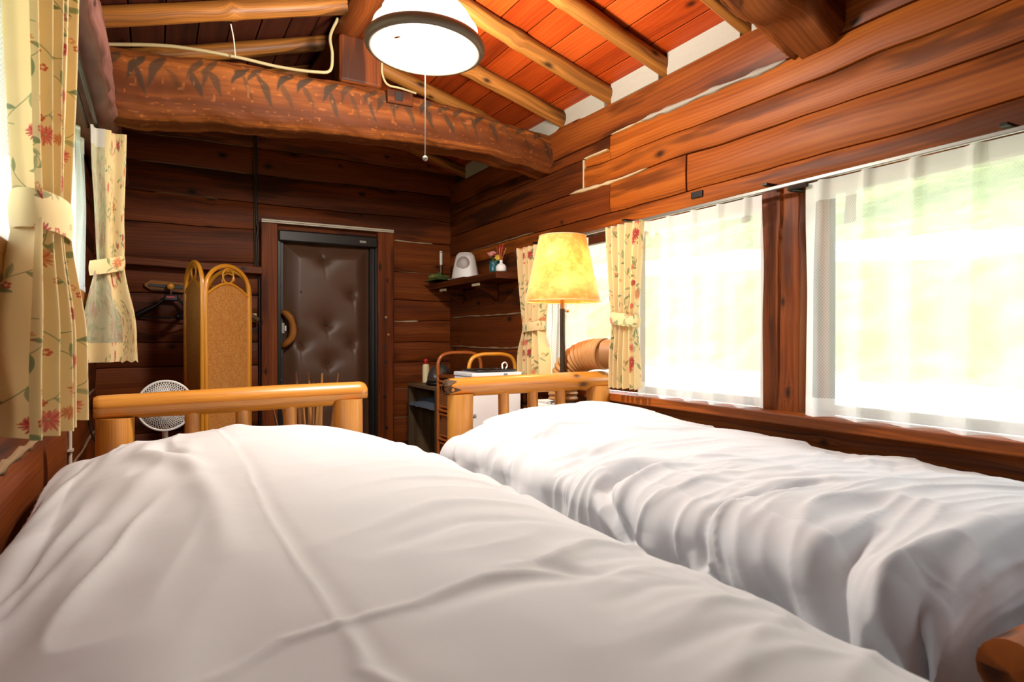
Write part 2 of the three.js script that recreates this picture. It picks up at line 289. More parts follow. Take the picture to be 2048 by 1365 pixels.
part('caulk', caulkGeo('R', 1.68, 2.55, 1.124, 6, 0.010, 0.010), M.plaster, wallR); part('caulk', caulkGeo('R', 2.4, 2.8, 1.124, 6, 0.004, 0.006), M.caulkLight, wallR);
part('caulk', caulkGeo('R', 2.5, 3.2, 0.871, 4, 0.008, 0.010), M.caulkLight, wallR); part('caulk', caulkGeo('R', 2.82, 3.05, 1.05, 8, 0.008, 0.010), M.caulkLight, wallR);
part('caulk', bx(XR - 0.008, XR + 0.03, 0.875, 1.05, 3.05, 3.06, 0.002), M.caulkLight, wallR);
part('caulk', caulkGeo('R', 3.5, 4.98, 0.172, 10, 0.006, 0.010), M.caulk, wallR); part('caulk', caulkGeo('R', 3.5, 4.98, -0.07, 11, 0.007, 0.010), M.caulk, wallR); part('caulk', caulkGeo('R', 3.6, 4.6, 0.70, 3, 0.004, 0.009), M.caulk, wallR);
// outer skin that keeps the light out, with the two openings
for (const [d0, d1, y0, y1] of [[DN - 0.2, DB + 0.2, WT + 0.02, 1.46], [DN - 0.2, DB + 0.2, -1.2, WB - 0.05], [W1A + 0.02, DB + 0.2, WB - 0.05, WT + 0.02], [DN - 0.2, W2B - 0.02, WB - 0.05, WT + 0.02], [W2A, W1B, WB - 0.05, WT + 0.02]]) part('outer_wall', bx(XR + 0.06, XR + 0.17, y0, y1, d0, d1, 0.002), M.slab, wallR);
part('peg_slot', bx(XR - 0.012, XR + 0.03, 0.655, 0.685, 2.12, 2.19, 0.003), M.dark, wallR);
// the post between the windows, split by drying
{ const g = grid(40, 44, (u, v, i) => {
    const y = lerp(WB, WT + 0.01, v), e = clamp(u, 0, 1), x0 = W2A + 0.012, x1 = W1B, D = lerp(x1, x0, e);
    const crackAt = 0.46 + 0.10 * v + 0.05 * (noise(v * 7, 2) - 0.5), crack = Math.exp(-(((e - crackAt) / 0.016) ** 2)) * smoothstep(v, -0.1, 0.15) * 0.02;
    const rag = (noise(v * 9, 8) - 0.5) * 0.012 * (e < 0.06 || e > 0.94 ? 1 : 0), edge = Math.min(e, 1 - e) < 0.03 ? 0.10 : Math.min(e, 1 - e) < 0.06 ? 0.008 : 0;
    return P(XR - 0.020 + crack + edge - 0.004 * noise(v * 20, e * 4), y, D + rag);
  }, (u, v) => [v * 0.93, u * 0.2], true); part('post', g, M.wallB, wallR, 'squared window post with a long drying split'); }
part('sill', box(0.13, 0.042, W1A - W2B, [XR - 0.045, EYE + WB - 0.0, -(W1A + W2B) / 2], 0.008), M.wallA, wallR);
// plaster between the rafter ends, top of the right wall
const RAFT = [4.72, 4.25, 3.78, 3.29, 2.83, 2.39, 1.88, 1.40, 0.93, 0.46, -0.05, -0.55, -1.0];
for (let k = 0; k < RAFT.length - 1; k++) part('plaster_infill', bx(XR - 0.004, XR + 0.08, 1.300, 1.425, RAFT[k + 1] + 0.03, RAFT[k] - 0.03, 0.003), M.plaster, wallR);

// back wall: seams above the floor, planks stop at the door and its posts
const wallB = structure('wall_back');
const BS = [-1.05, -0.85, -0.65, -0.42, -0.20, -0.03, 0.143, 0.315, 0.545, 0.80, 1.0, 1.21, 1.40, 1.60, 1.86], DX0 = 0.68, DX1 = 1.69;
for (let k = 0; k < BS.length - 1; k++) {
  const [b, t] = [BS[k], BS[k + 1]], o = { mat: k % 3 ? M.back : M.back2, amp: 0.012 };
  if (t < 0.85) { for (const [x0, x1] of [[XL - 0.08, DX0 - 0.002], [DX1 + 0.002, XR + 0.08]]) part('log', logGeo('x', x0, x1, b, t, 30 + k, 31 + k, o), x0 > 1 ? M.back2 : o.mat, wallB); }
  else part('log', logGeo('x', XL - 0.08, XR + 0.08, b, t, 30 + k, 31 + k, o), o.mat, wallB);
}
part('log', logGeo('x', DX0, DX1, 0.80, 0.885, 60, 61, { amp: 0.002 }), M.back2, wallB, 'door lintel');
for (const [k, x0, x1, m] of [[9, 1.70, 2.05, M.caulkLight], [6, 1.70, 1.92, M.caulkLight], [2, 1.70, 1.88, M.caulk], [3, 1.7, 1.85, M.caulk], [12, -0.1, 0.62, M.caulk], [11, -0.1, 0.62, M.caulk], [10, 0.0, 0.4, M.caulk], [8, 1.75, 2.1, M.caulk]]) part('caulk', caulkGeo('x', x0, x1, BS[k], 30 + k, k === 9 || k === 6 ? 0.0045 : 0.0028, 0.006), m, wallB);
for (const [x0, x1, y0, y1] of [[XL - 0.2, 0.74, -1.2, 0.83], [1.62, XR + 0.2, -1.2, 0.83], [XL - 0.2, XR + 0.2, 0.83, 2.0]]) part('outer_wall', bx(x0, x1, y0, y1, DB + 0.07, DB + 0.17, 0.002), M.slab, wallB);
for (const [x0, x1] of [[DX0, 0.797], [1.556, DX1]]) { const g = box(x1 - x0, 1.91, 0.12, [(x0 + x1) / 2, EYE - 0.095, -DB + 0.0], 0.010); part('door_post', g, M.back2, wallB); }
for (const [x, y] of [[1.605, 0.155], [1.605, -0.07], [1.62, -0.19], [1.61, -0.47], [1.625, -0.72]]) part('peg_hole', new THREE.CylinderGeometry(0.012, 0.012, 0.012, 10).rotateX(Math.PI / 2).translate(x, EYE + y, -DB + 0.0585), M.dark, wallB);
for (const [x, y] of [[1.62, 0.17], [1.64, 0.03]]) part('peg', new THREE.CylinderGeometry(0.009, 0.009, 0.02, 10).rotateX(Math.PI / 2).translate(x, EYE + y, -DB + 0.057), M.brass, wallB);

// left wall with its window
const wallL = structure('wall_left');
const LWB = 0.20, LWT = 1.0, LWA = 3.95, LWN = 0.75;
const Lg = (a0, a1, yb, yt, eb, et, o) => part('log', logGeo('L', a0, a1, yb, yt, eb, et, o), o?.mat ?? pickWall(), wallL);
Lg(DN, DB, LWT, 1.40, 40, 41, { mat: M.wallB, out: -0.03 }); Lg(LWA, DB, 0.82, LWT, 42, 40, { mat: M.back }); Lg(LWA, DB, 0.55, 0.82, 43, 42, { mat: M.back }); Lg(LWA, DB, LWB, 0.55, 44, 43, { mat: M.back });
Lg(DN, LWN, 0.7, LWT, 45, 40); Lg(DN, LWN, LWB, 0.7, 44, 45);
Lg(DN, DB, -0.06, LWB - 0.02, 46, 44, { mat: M.wallB, gap: 0.006 }); Lg(DN, DB, -0.33, -0.06, 47, 46, { mat: M.back, gap: 0.008 }); Lg(DN, DB, -0.60, -0.33, 48, 47, { mat: M.wallB, gap: 0.008 }); Lg(DN, DB, -0.84, -0.60, 49, 48); Lg(DN, DB, -1.05, -0.84, 50, 49);
part('caulk', caulkGeo('L', 1.0, 4.9, -0.33, 47, 0.014, 0.008), M.caulk, wallL); part('caulk', caulkGeo('L', 3.0, 4.95, -0.06, 46, 0.009, 0.006), M.caulk, wallL); part('caulk', caulkGeo('L', 2.8, 4.95, -0.60, 48, 0.010, 0.006), M.caulk, wallL);
part('sill', box(0.14, 0.10, LWA - LWN, [XL - 0.005, EYE + LWB - 0.035, -(LWA + LWN) / 2], 0.008), M.pole, wallL);
for (const [d0, d1, y0, y1] of [[DN - 0.2, DB + 0.2, LWT + 0.0, 1.46], [DN - 0.2, DB + 0.2, -1.2, LWB - 0.06], [LWA, DB + 0.2, LWB - 0.06, LWT], [DN - 0.2, LWN, LWB - 0.06, LWT]]) part('outer_wall', bx(XL - 0.17, XL - 0.06, y0, y1, d0, d1, 0.002), M.slab, wallL);
for (let k = 0; k < RAFT.length - 1; k++) part('plaster_infill', bx(XL - 0.08, XL - 0.01, 1.38, 1.46, RAFT[k + 1] + 0.03, RAFT[k] - 0.03, 0.003), M.plaster, wallL);

// near wall, behind the camera
const wallN = structure('wall_near');
for (let k = 0; k < BS.length - 1; k++) part('log', logGeo('N', XL - 0.05, XR + 0.05, BS[k], BS[k + 1], 70 + k, 71 + k), pickWall(), wallN);
part('outer_wall', bx(XL - 0.2, XR + 0.2, -1.2, 2.0, DN - 0.2, DN - 0.08, 0.002), M.slab, wallN);

// floor of boards along the room
const floor = structure('floor');
for (let k = 0; k < 18; k++) { const w = (XR - XL) / 18, x0 = XL + k * w; for (const [d0, d1] of k % 2 ? [[DN, 1.7], [1.703, DB]] : [[DN, 3.1], [3.103, DB]]) part('floor_board', bx(x0 + 0.001, x0 + w - 0.001, -1.075, -1.05, d0, d1, 0.003), M.floor, floor); }
part('floor_slab', bx(XL - 0.2, XR + 0.2, -1.3, -1.076, DN - 0.2, DB + 0.2, 0.002), M.slab, floor);

// ceiling: boards along the room on poles, ridge beam, outer roof
const ceiling = structure('ceiling');
const slopeLen = 1.275 * Math.hypot(1, 0.3), ang = Math.atan(0.3);
for (const s of [1, -1]) {
  const n = 9, bw = (slopeLen + 0.06) / n;
  for (let k = 0; k < n; k++) {
    let cuts = [DN, ...RAFT.filter((_, i) => (i * 5 + k * 2 + (s > 0 ? 0 : 1)) % 4 === 0 && _ > DN + 0.2).reverse(), DB];
    for (let c = 0; c < cuts.length - 1; c++) {
      const d = (k + 0.5) * bw, x = 0.935 + s * d * Math.cos(ang), y = ROOF_Y(0.935) + 0.047 - d * Math.sin(ang) + 0.011;
      const g = box(bw - 0.006, 0.018, cuts[c + 1] - cuts[c] - 0.002, [0, 0, 0], 0.003); g.rotateZ(-s * (ang + rr(-0.004, 0.004))); const p = P(x, y + rr(-0.0015, 0.0015), (cuts[c] + cuts[c + 1]) / 2); g.translate(p.x, p.y, p.z);
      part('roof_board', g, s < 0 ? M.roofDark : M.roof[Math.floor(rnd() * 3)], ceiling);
    }
  }
  const over = slopeLen + 0.85, xo = 0.935 + s * over / 2 * Math.cos(ang), yo = ROOF_Y(0.935) + 0.047 - over / 2 * Math.sin(ang) + 0.055;
  const g = box(over, 0.05, DB - DN + 1.2, [0, 0, 0], 0.004); g.rotateZ(-s * ang); const p = P(xo, yo, (DB + DN) / 2); g.translate(p.x, p.y, p.z); part('roof_deck', g, M.slab, ceiling);
  for (const D of RAFT) {
    const x1 = s > 0 ? XR + 0.06 : XL - 0.06, sag = rr(-0.006, 0.006), r0 = 0.043 + rr(-0.003, 0.004), dd = rr(-0.012, 0.012), id = D * 9 + s;
    part('rafter', tube([0, 0.25, 0.5, 0.75, 1].map((t) => P(lerp(x1, 0.935 + s * 0.01, t), ROOF_Y(lerp(x1, 0.935, t)) + sag * Math.sin(t * 3.1) + (noise(t * 4, id) - 0.5) * 0.010, D + dd * t + (noise(t * 4, id + 9) - 0.5) * 0.014)), (v, a) => r0 * (1 + 0.10 * (noise(v * 9 + id, Math.cos(a) * 1.5 + 4) - 0.5) + 0.14 * Math.exp(-(((v - 0.3 - (id % 1) * 0.4) / 0.02) ** 2))), 44, 14, { du: rnd() * 2, dv: rnd() }), M.pole, ceiling);
  }
}
part('ridge_beam', tube([P(0.935, 1.70, DN), P(0.937, 1.705, 1.8), P(0.935, 1.70, DB)], (v, a) => 0.065 + 0.008 * noise(v * 30, a), 40, 14), M.back, ceiling);

// ---------------------------------------------------------------- big beams
function tieBeam(name, label, D, stations, mat) {           // stations: [x, bottom, top]; hewn four-sided log with round shoulders
  const xs = stations.map((s) => s[0]), at = (x, k) => { let i = 0; while (i < xs.length - 2 && x > xs[i + 1]) i++; const t = fade(clamp((x - xs[i]) / (xs[i + 1] - xs[i]), 0, 1)); return lerp(stations[i][k], stations[i + 1][k], t); };
  const rad = 40, o = thing(name, label, 'beam');
  const g = grid(rad, 120, (u, v, i) => {
    const x = lerp(xs[0], xs[xs.length - 1], v), b = at(x, 1), t = at(x, 2), a = (i % rad) / rad * Math.PI * 2, ca = Math.cos(a), sa = Math.sin(a), pw = 0.55;
    const crk = o.userData.label.includes('split') ? 0.03 * Math.exp(-(((a - 4.35 - 0.25 * Math.sin(x * 1.3)) / 0.05) ** 2)) : 0, hh = (t - b) / 2 - crk, hw = 0.13, facet = (Math.floor(x * 9 + sa * 2) % 2 ? 1 : -1) * 0.002 + (noise(x * 5, a * 2.5) - 0.5) * 0.012 + (noise(x * 26, a * 5) - 0.5) * 0.006;
    const y = (b + t) / 2 + Math.sign(sa) * Math.abs(sa) ** pw * (hh + facet), d = D - Math.sign(ca) * Math.abs(ca) ** pw * (hw + facet);
    return P(x, y, d);
  }, (u, v) => [v * (xs[xs.length - 1] - xs[0]), u * 1.2 + 0.25], false);
  part('log', g, mat, o); return o;
}
const tie = tieBeam('tie_beam', 'long curved tie beam with dark hewn slashes, carrying the short upright post', 3.52, [[-0.335, 1.02, 1.34], [-0.1, 1.015, 1.345], [0.35, 1.06, 1.38], [0.86, 1.096, 1.39], [1.3, 1.115, 1.385], [1.69, 1.115, 1.36], [2.0, 1.085, 1.33], [2.24, 1.05, 1.30]], M.hewn);
tieBeam('tie_beam', 'short-looking beam end at the top edge, split along its underside', 1.56, [[-0.335, 1.1, 1.36], [0.6, 1.30, 1.53], [1.3, 1.31, 1.535], [1.69, 1.265, 1.49], [2.0, 1.175, 1.42], [2.24, 1.085, 1.34]], M.beam);
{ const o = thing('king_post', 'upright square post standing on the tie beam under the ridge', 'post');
  part('post', boxUV(new RoundedBoxGeometry(0.24, 0.26, 0.20, 4, 0.02).translate(0.988, EYE + 1.515, -3.52)), M.back, o); }  // darker wood puts the shade on this post into its colour
{ const o = thing('notch_block', 'small dark mortise block let into the middle of the tie beam', 'block');
  part('block', box(0.15, 0.075, 0.05, [1.19, EYE + 1.335, -3.395], 0.006), M.back, o); part('mortise', box(0.045, 0.05, 0.02, [1.18, EYE + 1.338, -3.374], 0.003), M.dark, o); }
{ const o = thing('wall_plate', 'rough hewn brown beam, tinted mauve for window light, along the top of the curtained wall', 'beam');
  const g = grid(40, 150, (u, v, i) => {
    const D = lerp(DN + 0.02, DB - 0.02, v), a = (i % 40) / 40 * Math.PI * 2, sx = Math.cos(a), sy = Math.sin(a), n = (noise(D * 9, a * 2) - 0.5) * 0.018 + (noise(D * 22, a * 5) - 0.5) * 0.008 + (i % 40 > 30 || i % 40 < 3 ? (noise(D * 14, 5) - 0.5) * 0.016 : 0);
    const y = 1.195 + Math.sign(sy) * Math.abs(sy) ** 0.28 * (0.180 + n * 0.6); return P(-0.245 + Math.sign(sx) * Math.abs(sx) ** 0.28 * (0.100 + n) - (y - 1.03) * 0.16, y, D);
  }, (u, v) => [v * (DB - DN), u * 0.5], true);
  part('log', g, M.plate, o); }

// ---------------------------------------------------------------- windows
function windowUnit(name, x, D0, D1, y0, y1, mull, dir) {
  const o = structure(name), w = 0.035, X = (d, a, b) => dir > 0 ? [x + d, x + d + 0.04] : [x - d - 0.04, x - d];
  const [xa, xb] = X(0.04);
  for (const [d0, d1, a, b] of [[D0, D0 + w, y0, y1], [D1 - w, D1, y0, y1], [D0, D1, y0, y0 + w], [D0, D1, y1 - 0.05, y1]]) part('frame', bx(xa, xb, a, b, d0, d1, 0.004), M.wallB, o);
  const cuts = [D0 + w, ...mull, D1 - w];
  for (let k = 0; k < cuts.length - 1; k++) {
    if (k) part('mullion', bx(xa + 0.005, xb - 0.005, y0 + w, y1 - 0.05, cuts[k] - 0.018, cuts[k] + 0.018, 0.003), M.wallB, o);
    const g = new THREE.PlaneGeometry(cuts[k + 1] - cuts[k] - (k || mull.length ? 0.03 : 0), y1 - y0 - 0.09); g.rotateY(Math.PI / 2).translate((xa + xb) / 2, EYE + (y0 + y1) / 2 - 0.008, -(cuts[k] + cuts[k + 1]) / 2); part('pane', g, M.glass, o);
  }
}
windowUnit('window_1', XR, W1B, W1A, WB + 0.02, WT, [2.62], 1);
windowUnit('window_2', XR, W2B, W2A, WB + 0.02, WT, [0.68, -0.15], 1);
windowUnit('window_3', XL, LWN, LWA, LWB + 0.01, LWT, [1.8, 2.9], -1);

// ---------------------------------------------------------------- padded sliding door
{ const o = structure('door_1'), x0 = 0.797, x1 = 1.556, zf = DB - 0.005;
  part('door_frame', bx(x0, x0 + 0.022, -1.05, 0.80, zf - 0.045, zf, 0.003), M.darkMetal, o); part('door_frame', bx(1.500, 1.508, -1.05, 0.72, zf - 0.03, zf + 0.02, 0.003), M.darkMetal, o); part('door_frame', bx(1.512, 1.540, -1.05, 0.735, zf - 0.02, zf + 0.02, 0.003), M.dark, o); part('door_frame', bx(1.54, x1, -1.05, 0.76, zf - 0.04, zf + 0.0, 0.003), M.dark, o);
  part('screen_cassette', bx(x0 + 0.004, x1 - 0.004, 0.72, 0.805, zf - 0.07, zf, 0.012), M.darkMetal, o);
  part('cassette_sticker', bx(1.405, 1.455, 0.750, 0.768, zf - 0.0712, zf - 0.069, 0.001), M.greyPlastic, o);
  part('door_back', bx(0.70, 1.66, -1.05, 0.84, DB + 0.05, DB + 0.09, 0.002), M.slab, o);
  part('door_edge', bx(x0 + 0.022, 0.842, -1.05, 0.722, zf - 0.02, zf + 0.03, 0.004), M.dark, o);
  const tufts = [[1.137, 0.616, 1, 0.135], [1.359, 0.344, 0.9, 0.12], [1.164, 0.105, 1.1, 0.12], [0.965, -0.049, 0.9, 0.125], [1.359, -0.04, 0.9, 0.12], [1.172, -0.194, 1, 0.12], [1.137, -0.45, 0.8, 0.12], [0.965, -0.66, 0.8, 0.12], [1.36, -0.66, 0.8, 0.12], [1.137, -0.86, 0.8, 0.12]];
  const g = grid(110, 260, (u, v) => {
    const x = lerp(0.842, 1.5, u), y = lerp(-1.04, 0.722, v), e = Math.min(x - 0.842, 1.5 - x, 0.722 - y, y + 1.04); let f = 0.060 * Math.pow(smoothstep(e, 0, 0.12), 0.8);
    for (const [tx, ty, s, r] of tufts) { const dx = x - tx, dy = y - ty, d = Math.hypot(dx * 1.1, dy), below = lerp(0.52, 1.0, smoothstep(dy, -0.06, 0.06)); f -= 0.056 * s * Math.exp(-((d / (r * 0.55 * below)) ** 0.95)); f -= 0.006 * s * Math.exp(-(((dx + dy * 0.1) / 0.012) ** 2)) * (dy < 0 && dy > -0.16 ? Math.exp(dy * 12) : 0); }
    f += 0.006 * (fbm(x * 5, y * 4, 2) - 0.5);
    return P(x, y, zf + 0.02 - f);
  }, (u, v) => [u * 0.66, v * 1.76]);
  part('door_panel', g, M.leather, o, 'brown padded leatherette with deep buttoned dents');
  for (const [tx, ty, s] of [...tufts.map((t) => [t[0], t[1], 0.008]), [0.965, 0.35, 0.057]]) part('button', new THREE.SphereGeometry(0.009, 10, 8).scale(1, 1, 0.5).translate(tx, EYE + ty, -(zf + 0.018 - s)), M.bronze, o);
  part('door_handle', tube([P(0.832, 0.19, zf - 0.02), P(0.85, 0.185, zf - 0.075), P(0.885, 0.14, zf - 0.085), P(0.900, 0.075, zf - 0.085), P(0.888, 0.005, zf - 0.085), P(0.855, -0.035, zf - 0.075), P(0.832, -0.06, zf - 0.02)], (v) => 0.020 + 0.006 * Math.sin(v * 3.1) + 0.003 * noise(v * 8, 3), 40, 12, { dome: 0.5 }), M.pole, o, 'curved branch handle');
  part('latch', bx(0.826, 0.846, 0.035, 0.115, zf - 0.035, zf - 0.015, 0.003), M.greyPlastic, o); part('latch_knob', bx(0.846, 0.858, 0.055, 0.095, zf - 0.045, zf - 0.02, 0.003), M.whitePlastic, o);
  for (const y of [0.4, -0.07, -0.13, -0.31]) part('screw', new THREE.SphereGeometry(0.006, 8, 6).translate(0.825, EYE + y, -(zf - 0.022)), M.steel, o);
  const s = thing('door_top_track', 'thin pale two-slot curtain track over the padded door', 'track');
  part('rail', bx(DX0 + 0.0, DX1 - 0.01, 0.848, 0.858, DB - 0.085, DB - 0.055, 0.002), M.conduit, s); part('rail', bx(DX0 + 0.0, DX1 - 0.01, 0.860, 0.872, DB - 0.085, DB - 0.055, 0.002), M.conduit, s); part('back_strip', bx(DX0, DX1 - 0.01, 0.848, 0.872, DB - 0.062, DB - 0.045, 0.001), M.old, s);
}

// ---------------------------------------------------------------- curtain rails
{ const o = thing('curtain_rail', 'long silver curtain rail over the two sheer-curtained windows', 'curtain rail');
  part('rail', bx(2.122, 2.138, 0.584, 0.599, -0.6, 3.62, 0.003), M.steel, o);
  for (const D of [3.5, 2.6, 1.72, 0.9]) part('bracket', bx(2.13, 2.215, 0.612, 0.622, D - 0.012, D + 0.012, 0.002), M.darkMetal, o);
  part('end_hook', tube([P(2.13, 0.585, 3.62), P(2.12, 0.565, 3.66), P(2.11, 0.575, 3.70), P(2.12, 0.59, 3.72)], 0.005, 16, 6), M.steel, o);
  part('end_bracket', tube([P(2.20, 0.575, 1.60), P(2.12, 0.572, 1.60), P(2.118, 0.572, 1.52)], 0.008, 12, 8), M.darkMetal, o);
  const q = thing('curtain_rail', 'brassy double curtain rail under the hewn mauve-tinted beam', 'curtain rail');
  part('rail', bx(-0.240, -0.224, 0.982, 0.998, 0.5, 3.58, 0.003), M.bronze, q); part('rail', bx(-0.274, -0.262, 0.982, 0.996, 0.5, 3.56, 0.003), M.bronze, q);
  part('end_hook', tube([P(-0.232, 0.985, 3.58), P(-0.232, 0.968, 3.60), P(-0.226, 0.972, 3.62)], 0.006, 12, 6), M.steel, q);
}

// ---------------------------------------------------------------- curtains
function foldCurve(s, n, sd) { return Math.sin(s * n * Math.PI * 2 + sd + 1.3 * (noise(s * n * 0.7, sd) - 0.5) * 2) * (0.65 + 0.6 * noise(s * n + 3, sd + 9)); }
// a gathered printed curtain: base line from A to B on plan ([x, D]), gathered to the share wTie at the tie
function floralCurtain(label, A, B, o) {
  const t0 = thing('floral_curtain', label, 'curtain', [0, 0, 0], 0, 'floral curtains tied back with bands');
  const c = [(A[0] + B[0]) / 2, (A[1] + B[1]) / 2], L = Math.hypot(B[0] - A[0], B[1] - A[1]), d = [(B[0] - A[0]) / L, (B[1] - A[1]) / L], n = [-d[1], d[0]], sd = o.sd ?? 1, H = o.top - o.bot;
  const tie = o.tie, wd = (y) => y > tie ? lerp(o.wTie, o.wTop, Math.pow(clamp((y - tie) / (o.top - tie), 0, 1), 0.75)) : lerp(o.wTie, o.wBot, smoothstep((tie - y) / (tie - o.bot), -0.15, 0.75));
  const am = (y) => y > tie ? lerp(o.aTie, o.aTop, smoothstep((y - tie) / (o.top - tie), 0, 0.8)) : lerp(o.aTie, o.aBot, smoothstep((tie - y) / (tie - o.bot), 0, 0.6));
  const sh = (y) => (o.shift ?? 0) * Math.exp(-(((y - tie) / 0.35) ** 2)) + (o.lean ?? 0) * (y - o.top);
  const at = (s, y) => { const w = wd(y) * L, k = foldCurve(s, o.n, sd), a = am(y), e = (s - 0.5) * w + sh(y) * L + 0.012 * (noise(s * 6, y * 5 + sd) - 0.5); const q = a * k + (o.out ? o.out(y, s) : 0); return P(c[0] + d[0] * e + n[0] * q, y, c[1] + d[1] * e + n[1] * q); };
  const V = (v) => lerp(o.top, o.bot, v) + 0;
  const share = o.lining ?? (() => 0), fb = o.fabric ?? 0.9;
  part('cloth', grid(o.res ?? 120, 70, (u, v) => { const y = V(v), s0 = share(y); return at(lerp(s0, 1, u), y + (v > 0.98 ? 0.006 * foldCurve(u, o.n, sd) : 0)); }, (u, v) => [u * fb + (o.du ?? 0), v * H]), M.floral, t0);
  if (o.lining) { part('lining', grid(60, 70, (u, v) => { const y = lerp(o.top, o.bot + 0.09, v); return at(lerp(0, share(y) + 0.005, u), y); }, (u, v) => [u * fb + 0.4, v * H]), M.lining, t0, 'pale grey-green inside of the cloth'); part('hem', grid(60, 4, (u, v) => { const y = lerp(o.bot + 0.092, o.bot, v); return at(lerp(0, share(y) + 0.005, u), y); }, (u, v) => [u * fb + 0.6, v * 0.09]), M.floral, t0); part('heading', grid(60, 4, (u, v) => { const y = lerp(o.top + 0.001, o.top - 0.085, v), p = at(lerp(0, share(y), u), y); p.z += 0.002; return p; }, (u, v) => [u * fb, v * 0.09]), M.sheerBand, t0); }
  const hy = o.bandH ?? 0.032, rx = wd(tie) * L / 2 + 0.012, rn = am(tie) + 0.016;
  part('tie_band', grid(48, 6, (u, v) => { const a = u * Math.PI * 2, y = tie + lerp(-hy, hy, v) + (o.tilt ?? 0.01) * Math.cos(a), bul = 1 + 0.06 * Math.sin(v * Math.PI); const e = Math.cos(a) * rx * bul + sh(tie) * L, q = Math.sin(a) * rn * bul + (o.out ? o.out(tie, 0.5) : 0); return P(c[0] + d[0] * e + n[0] * q, y, c[1] + d[1] * e + n[1] * q); }, (u, v) => [u * 0.5 + 0.2, v * hy * 2 + 0.1 + (o.du ?? 0)]), M.floralTie, t0);
  if (o.strap) part('tie_strap', tube(o.strap.map((p) => P(...p)), 0.004, 16, 6), M.floralTie, t0);
  return t0;
}
floralCurtain('big floral curtain closest to the camera, hanging from the brassy rail beside the window', [-0.255, 1.60], [-0.215, 2.02], { top: 0.975, bot: -0.205, tie: 0.275, wTop: 1, wTie: 0.5, wBot: 1.0, aTop: 0.044, aTie: 0.036, aBot: 0.058, n: 6, sd: 4.1, shift: 0, bandH: 0.042, fabric: 0.95, res: 160, tilt: -0.005, out: (y) => -0.01 });
floralCurtain('narrow floral curtain in the dark corner above the fan, showing its grey-green lining', [-0.305, 3.42], [-0.075, 3.58], { top: 0.968, bot: -0.112, tie: 0.34, wTop: 0.62, wTie: 0.42, wBot: 0.92, aTop: 0.022, aTie: 0.026, aBot: 0.035, n: 2.2, sd: 5, shift: 0.0, lining: (y) => y > 0.34 ? 0.42 : lerp(0.42, 0.80, smoothstep(0.34 - y, 0, 0.25)), bandH: 0.034, fabric: 0.62, tilt: 0.02, du: 0.21 });
floralCurtain('floral curtain behind the lit lamp shade, next to the wall shelf', [2.085, 3.60], [2.10, 3.26], { top: 0.585, bot: -0.225, tie: 0.07, wTop: 0.98, wTie: 0.52, wBot: 0.85, aTop: 0.035, aTie: 0.032, aBot: 0.045, n: 5, sd: 3, bandH: 0.028, fabric: 0.7, du: 0.33 });
floralCurtain('floral curtain in the middle of the window wall, covering the hose end', [2.03, 2.61], [2.03, 2.32], { top: 0.565, bot: -0.245, tie: 0.095, wTop: 1, wTie: 0.60, wBot: 0.72, aTop: 0.030, aTie: 0.028, aBot: 0.036, n: 5.5, sd: 8, bandH: 0.030, fabric: 0.75, tilt: -0.012, du: 0.5 });

function sheerCurtain(label, A, B, o) {
  const t0 = thing('sheer_curtain', label, 'curtain', [0, 0, 0], 0, 'white net curtains at the windows');
  const L = Math.hypot(B[0] - A[0], B[1] - A[1]), d = [(B[0] - A[0]) / L, (B[1] - A[1]) / L], n = [-d[1] * (o.side ?? 1), d[0] * (o.side ?? 1)], sd = o.sd ?? 1, np = o.pleats;
  const at = (u, v, lift = 0) => {
    const y = lerp(o.top, o.bot, v), s0 = u * L + (o.spread ? (u - 0.5) * o.spread * v : 0), ph = u * np - 0.5 + (noise(u * np, sd) - 0.5) * 0.3, pk = ph - Math.round(ph);
    const pinch = Math.exp(-((pk / 0.10) ** 2)) * 0.022 * (1 - 0.4 * v), wave = (Math.sin(ph * Math.PI * 2 + sd + 2.2 * (noise(u * 3, sd + v) - 0.5)) * 0.018 + (noise(u * np * 1.4, v * 2 + sd) - 0.5) * 0.022) * smoothstep(v, 0.02, 0.5) * (o.wave ?? 1);
    const q = pinch + wave + lift, e = s0 + 0.010 * (noise(v * 4, u * np + sd) - 0.5) * v;
    return P(A[0] + d[0] * e + n[0] * q, y + (v > 0.97 ? 0.004 * Math.sin(ph * 6.3) : 0), A[1] + d[1] * e + n[1] * q);
  };
  const seg = Math.ceil(np * 14), H = o.top - o.bot, fw = L * 1.5;
  part('cloth', grid(seg, 40, (u, v) => at(u, v), (u, v) => [u * fw, v * H]), M.sheer, t0);
  part('header_tape', grid(seg, 3, (u, v) => at(u, v * 0.075 / H, 0.002), (u, v) => [u * fw, v * 0.07]), M.sheerBand, t0);
  part('hem', grid(seg, 3, (u, v) => at(u, 1 - (1 - v) * 0.07 / H, 0.002), (u, v) => [u * fw, v * 0.07]), M.sheerBand, t0);
  for (const e of [0, 1]) part('side_hem', grid(4, 30, (u, v) => at(e ? 1 - u * 0.045 / L : u * 0.045 / L, v, 0.002), (u, v) => [u * 0.05, v * H]), M.sheerBand, t0);
  return t0;
}
sheerCurtain('widest white net curtain, filling the window nearest the bed foot', [2.132, 1.535], [2.132, -0.80], { top: 0.578, bot: -0.288, pleats: 14, side: -1, sd: 1.2, spread: 0.03 });
sheerCurtain('white net curtain between the floral curtain and the split window post', [2.135, 2.50], [2.135, 1.735], { top: 0.578, bot: -0.286, pleats: 5, side: -1, sd: 3.7 });
sheerCurtain('bunched white net curtain partly hidden behind the lamp pole', [2.15, 3.36], [2.15, 2.93], { top: 0.575, bot: -0.285, pleats: 7, side: -1, sd: 6.1, wave: 1.4 });
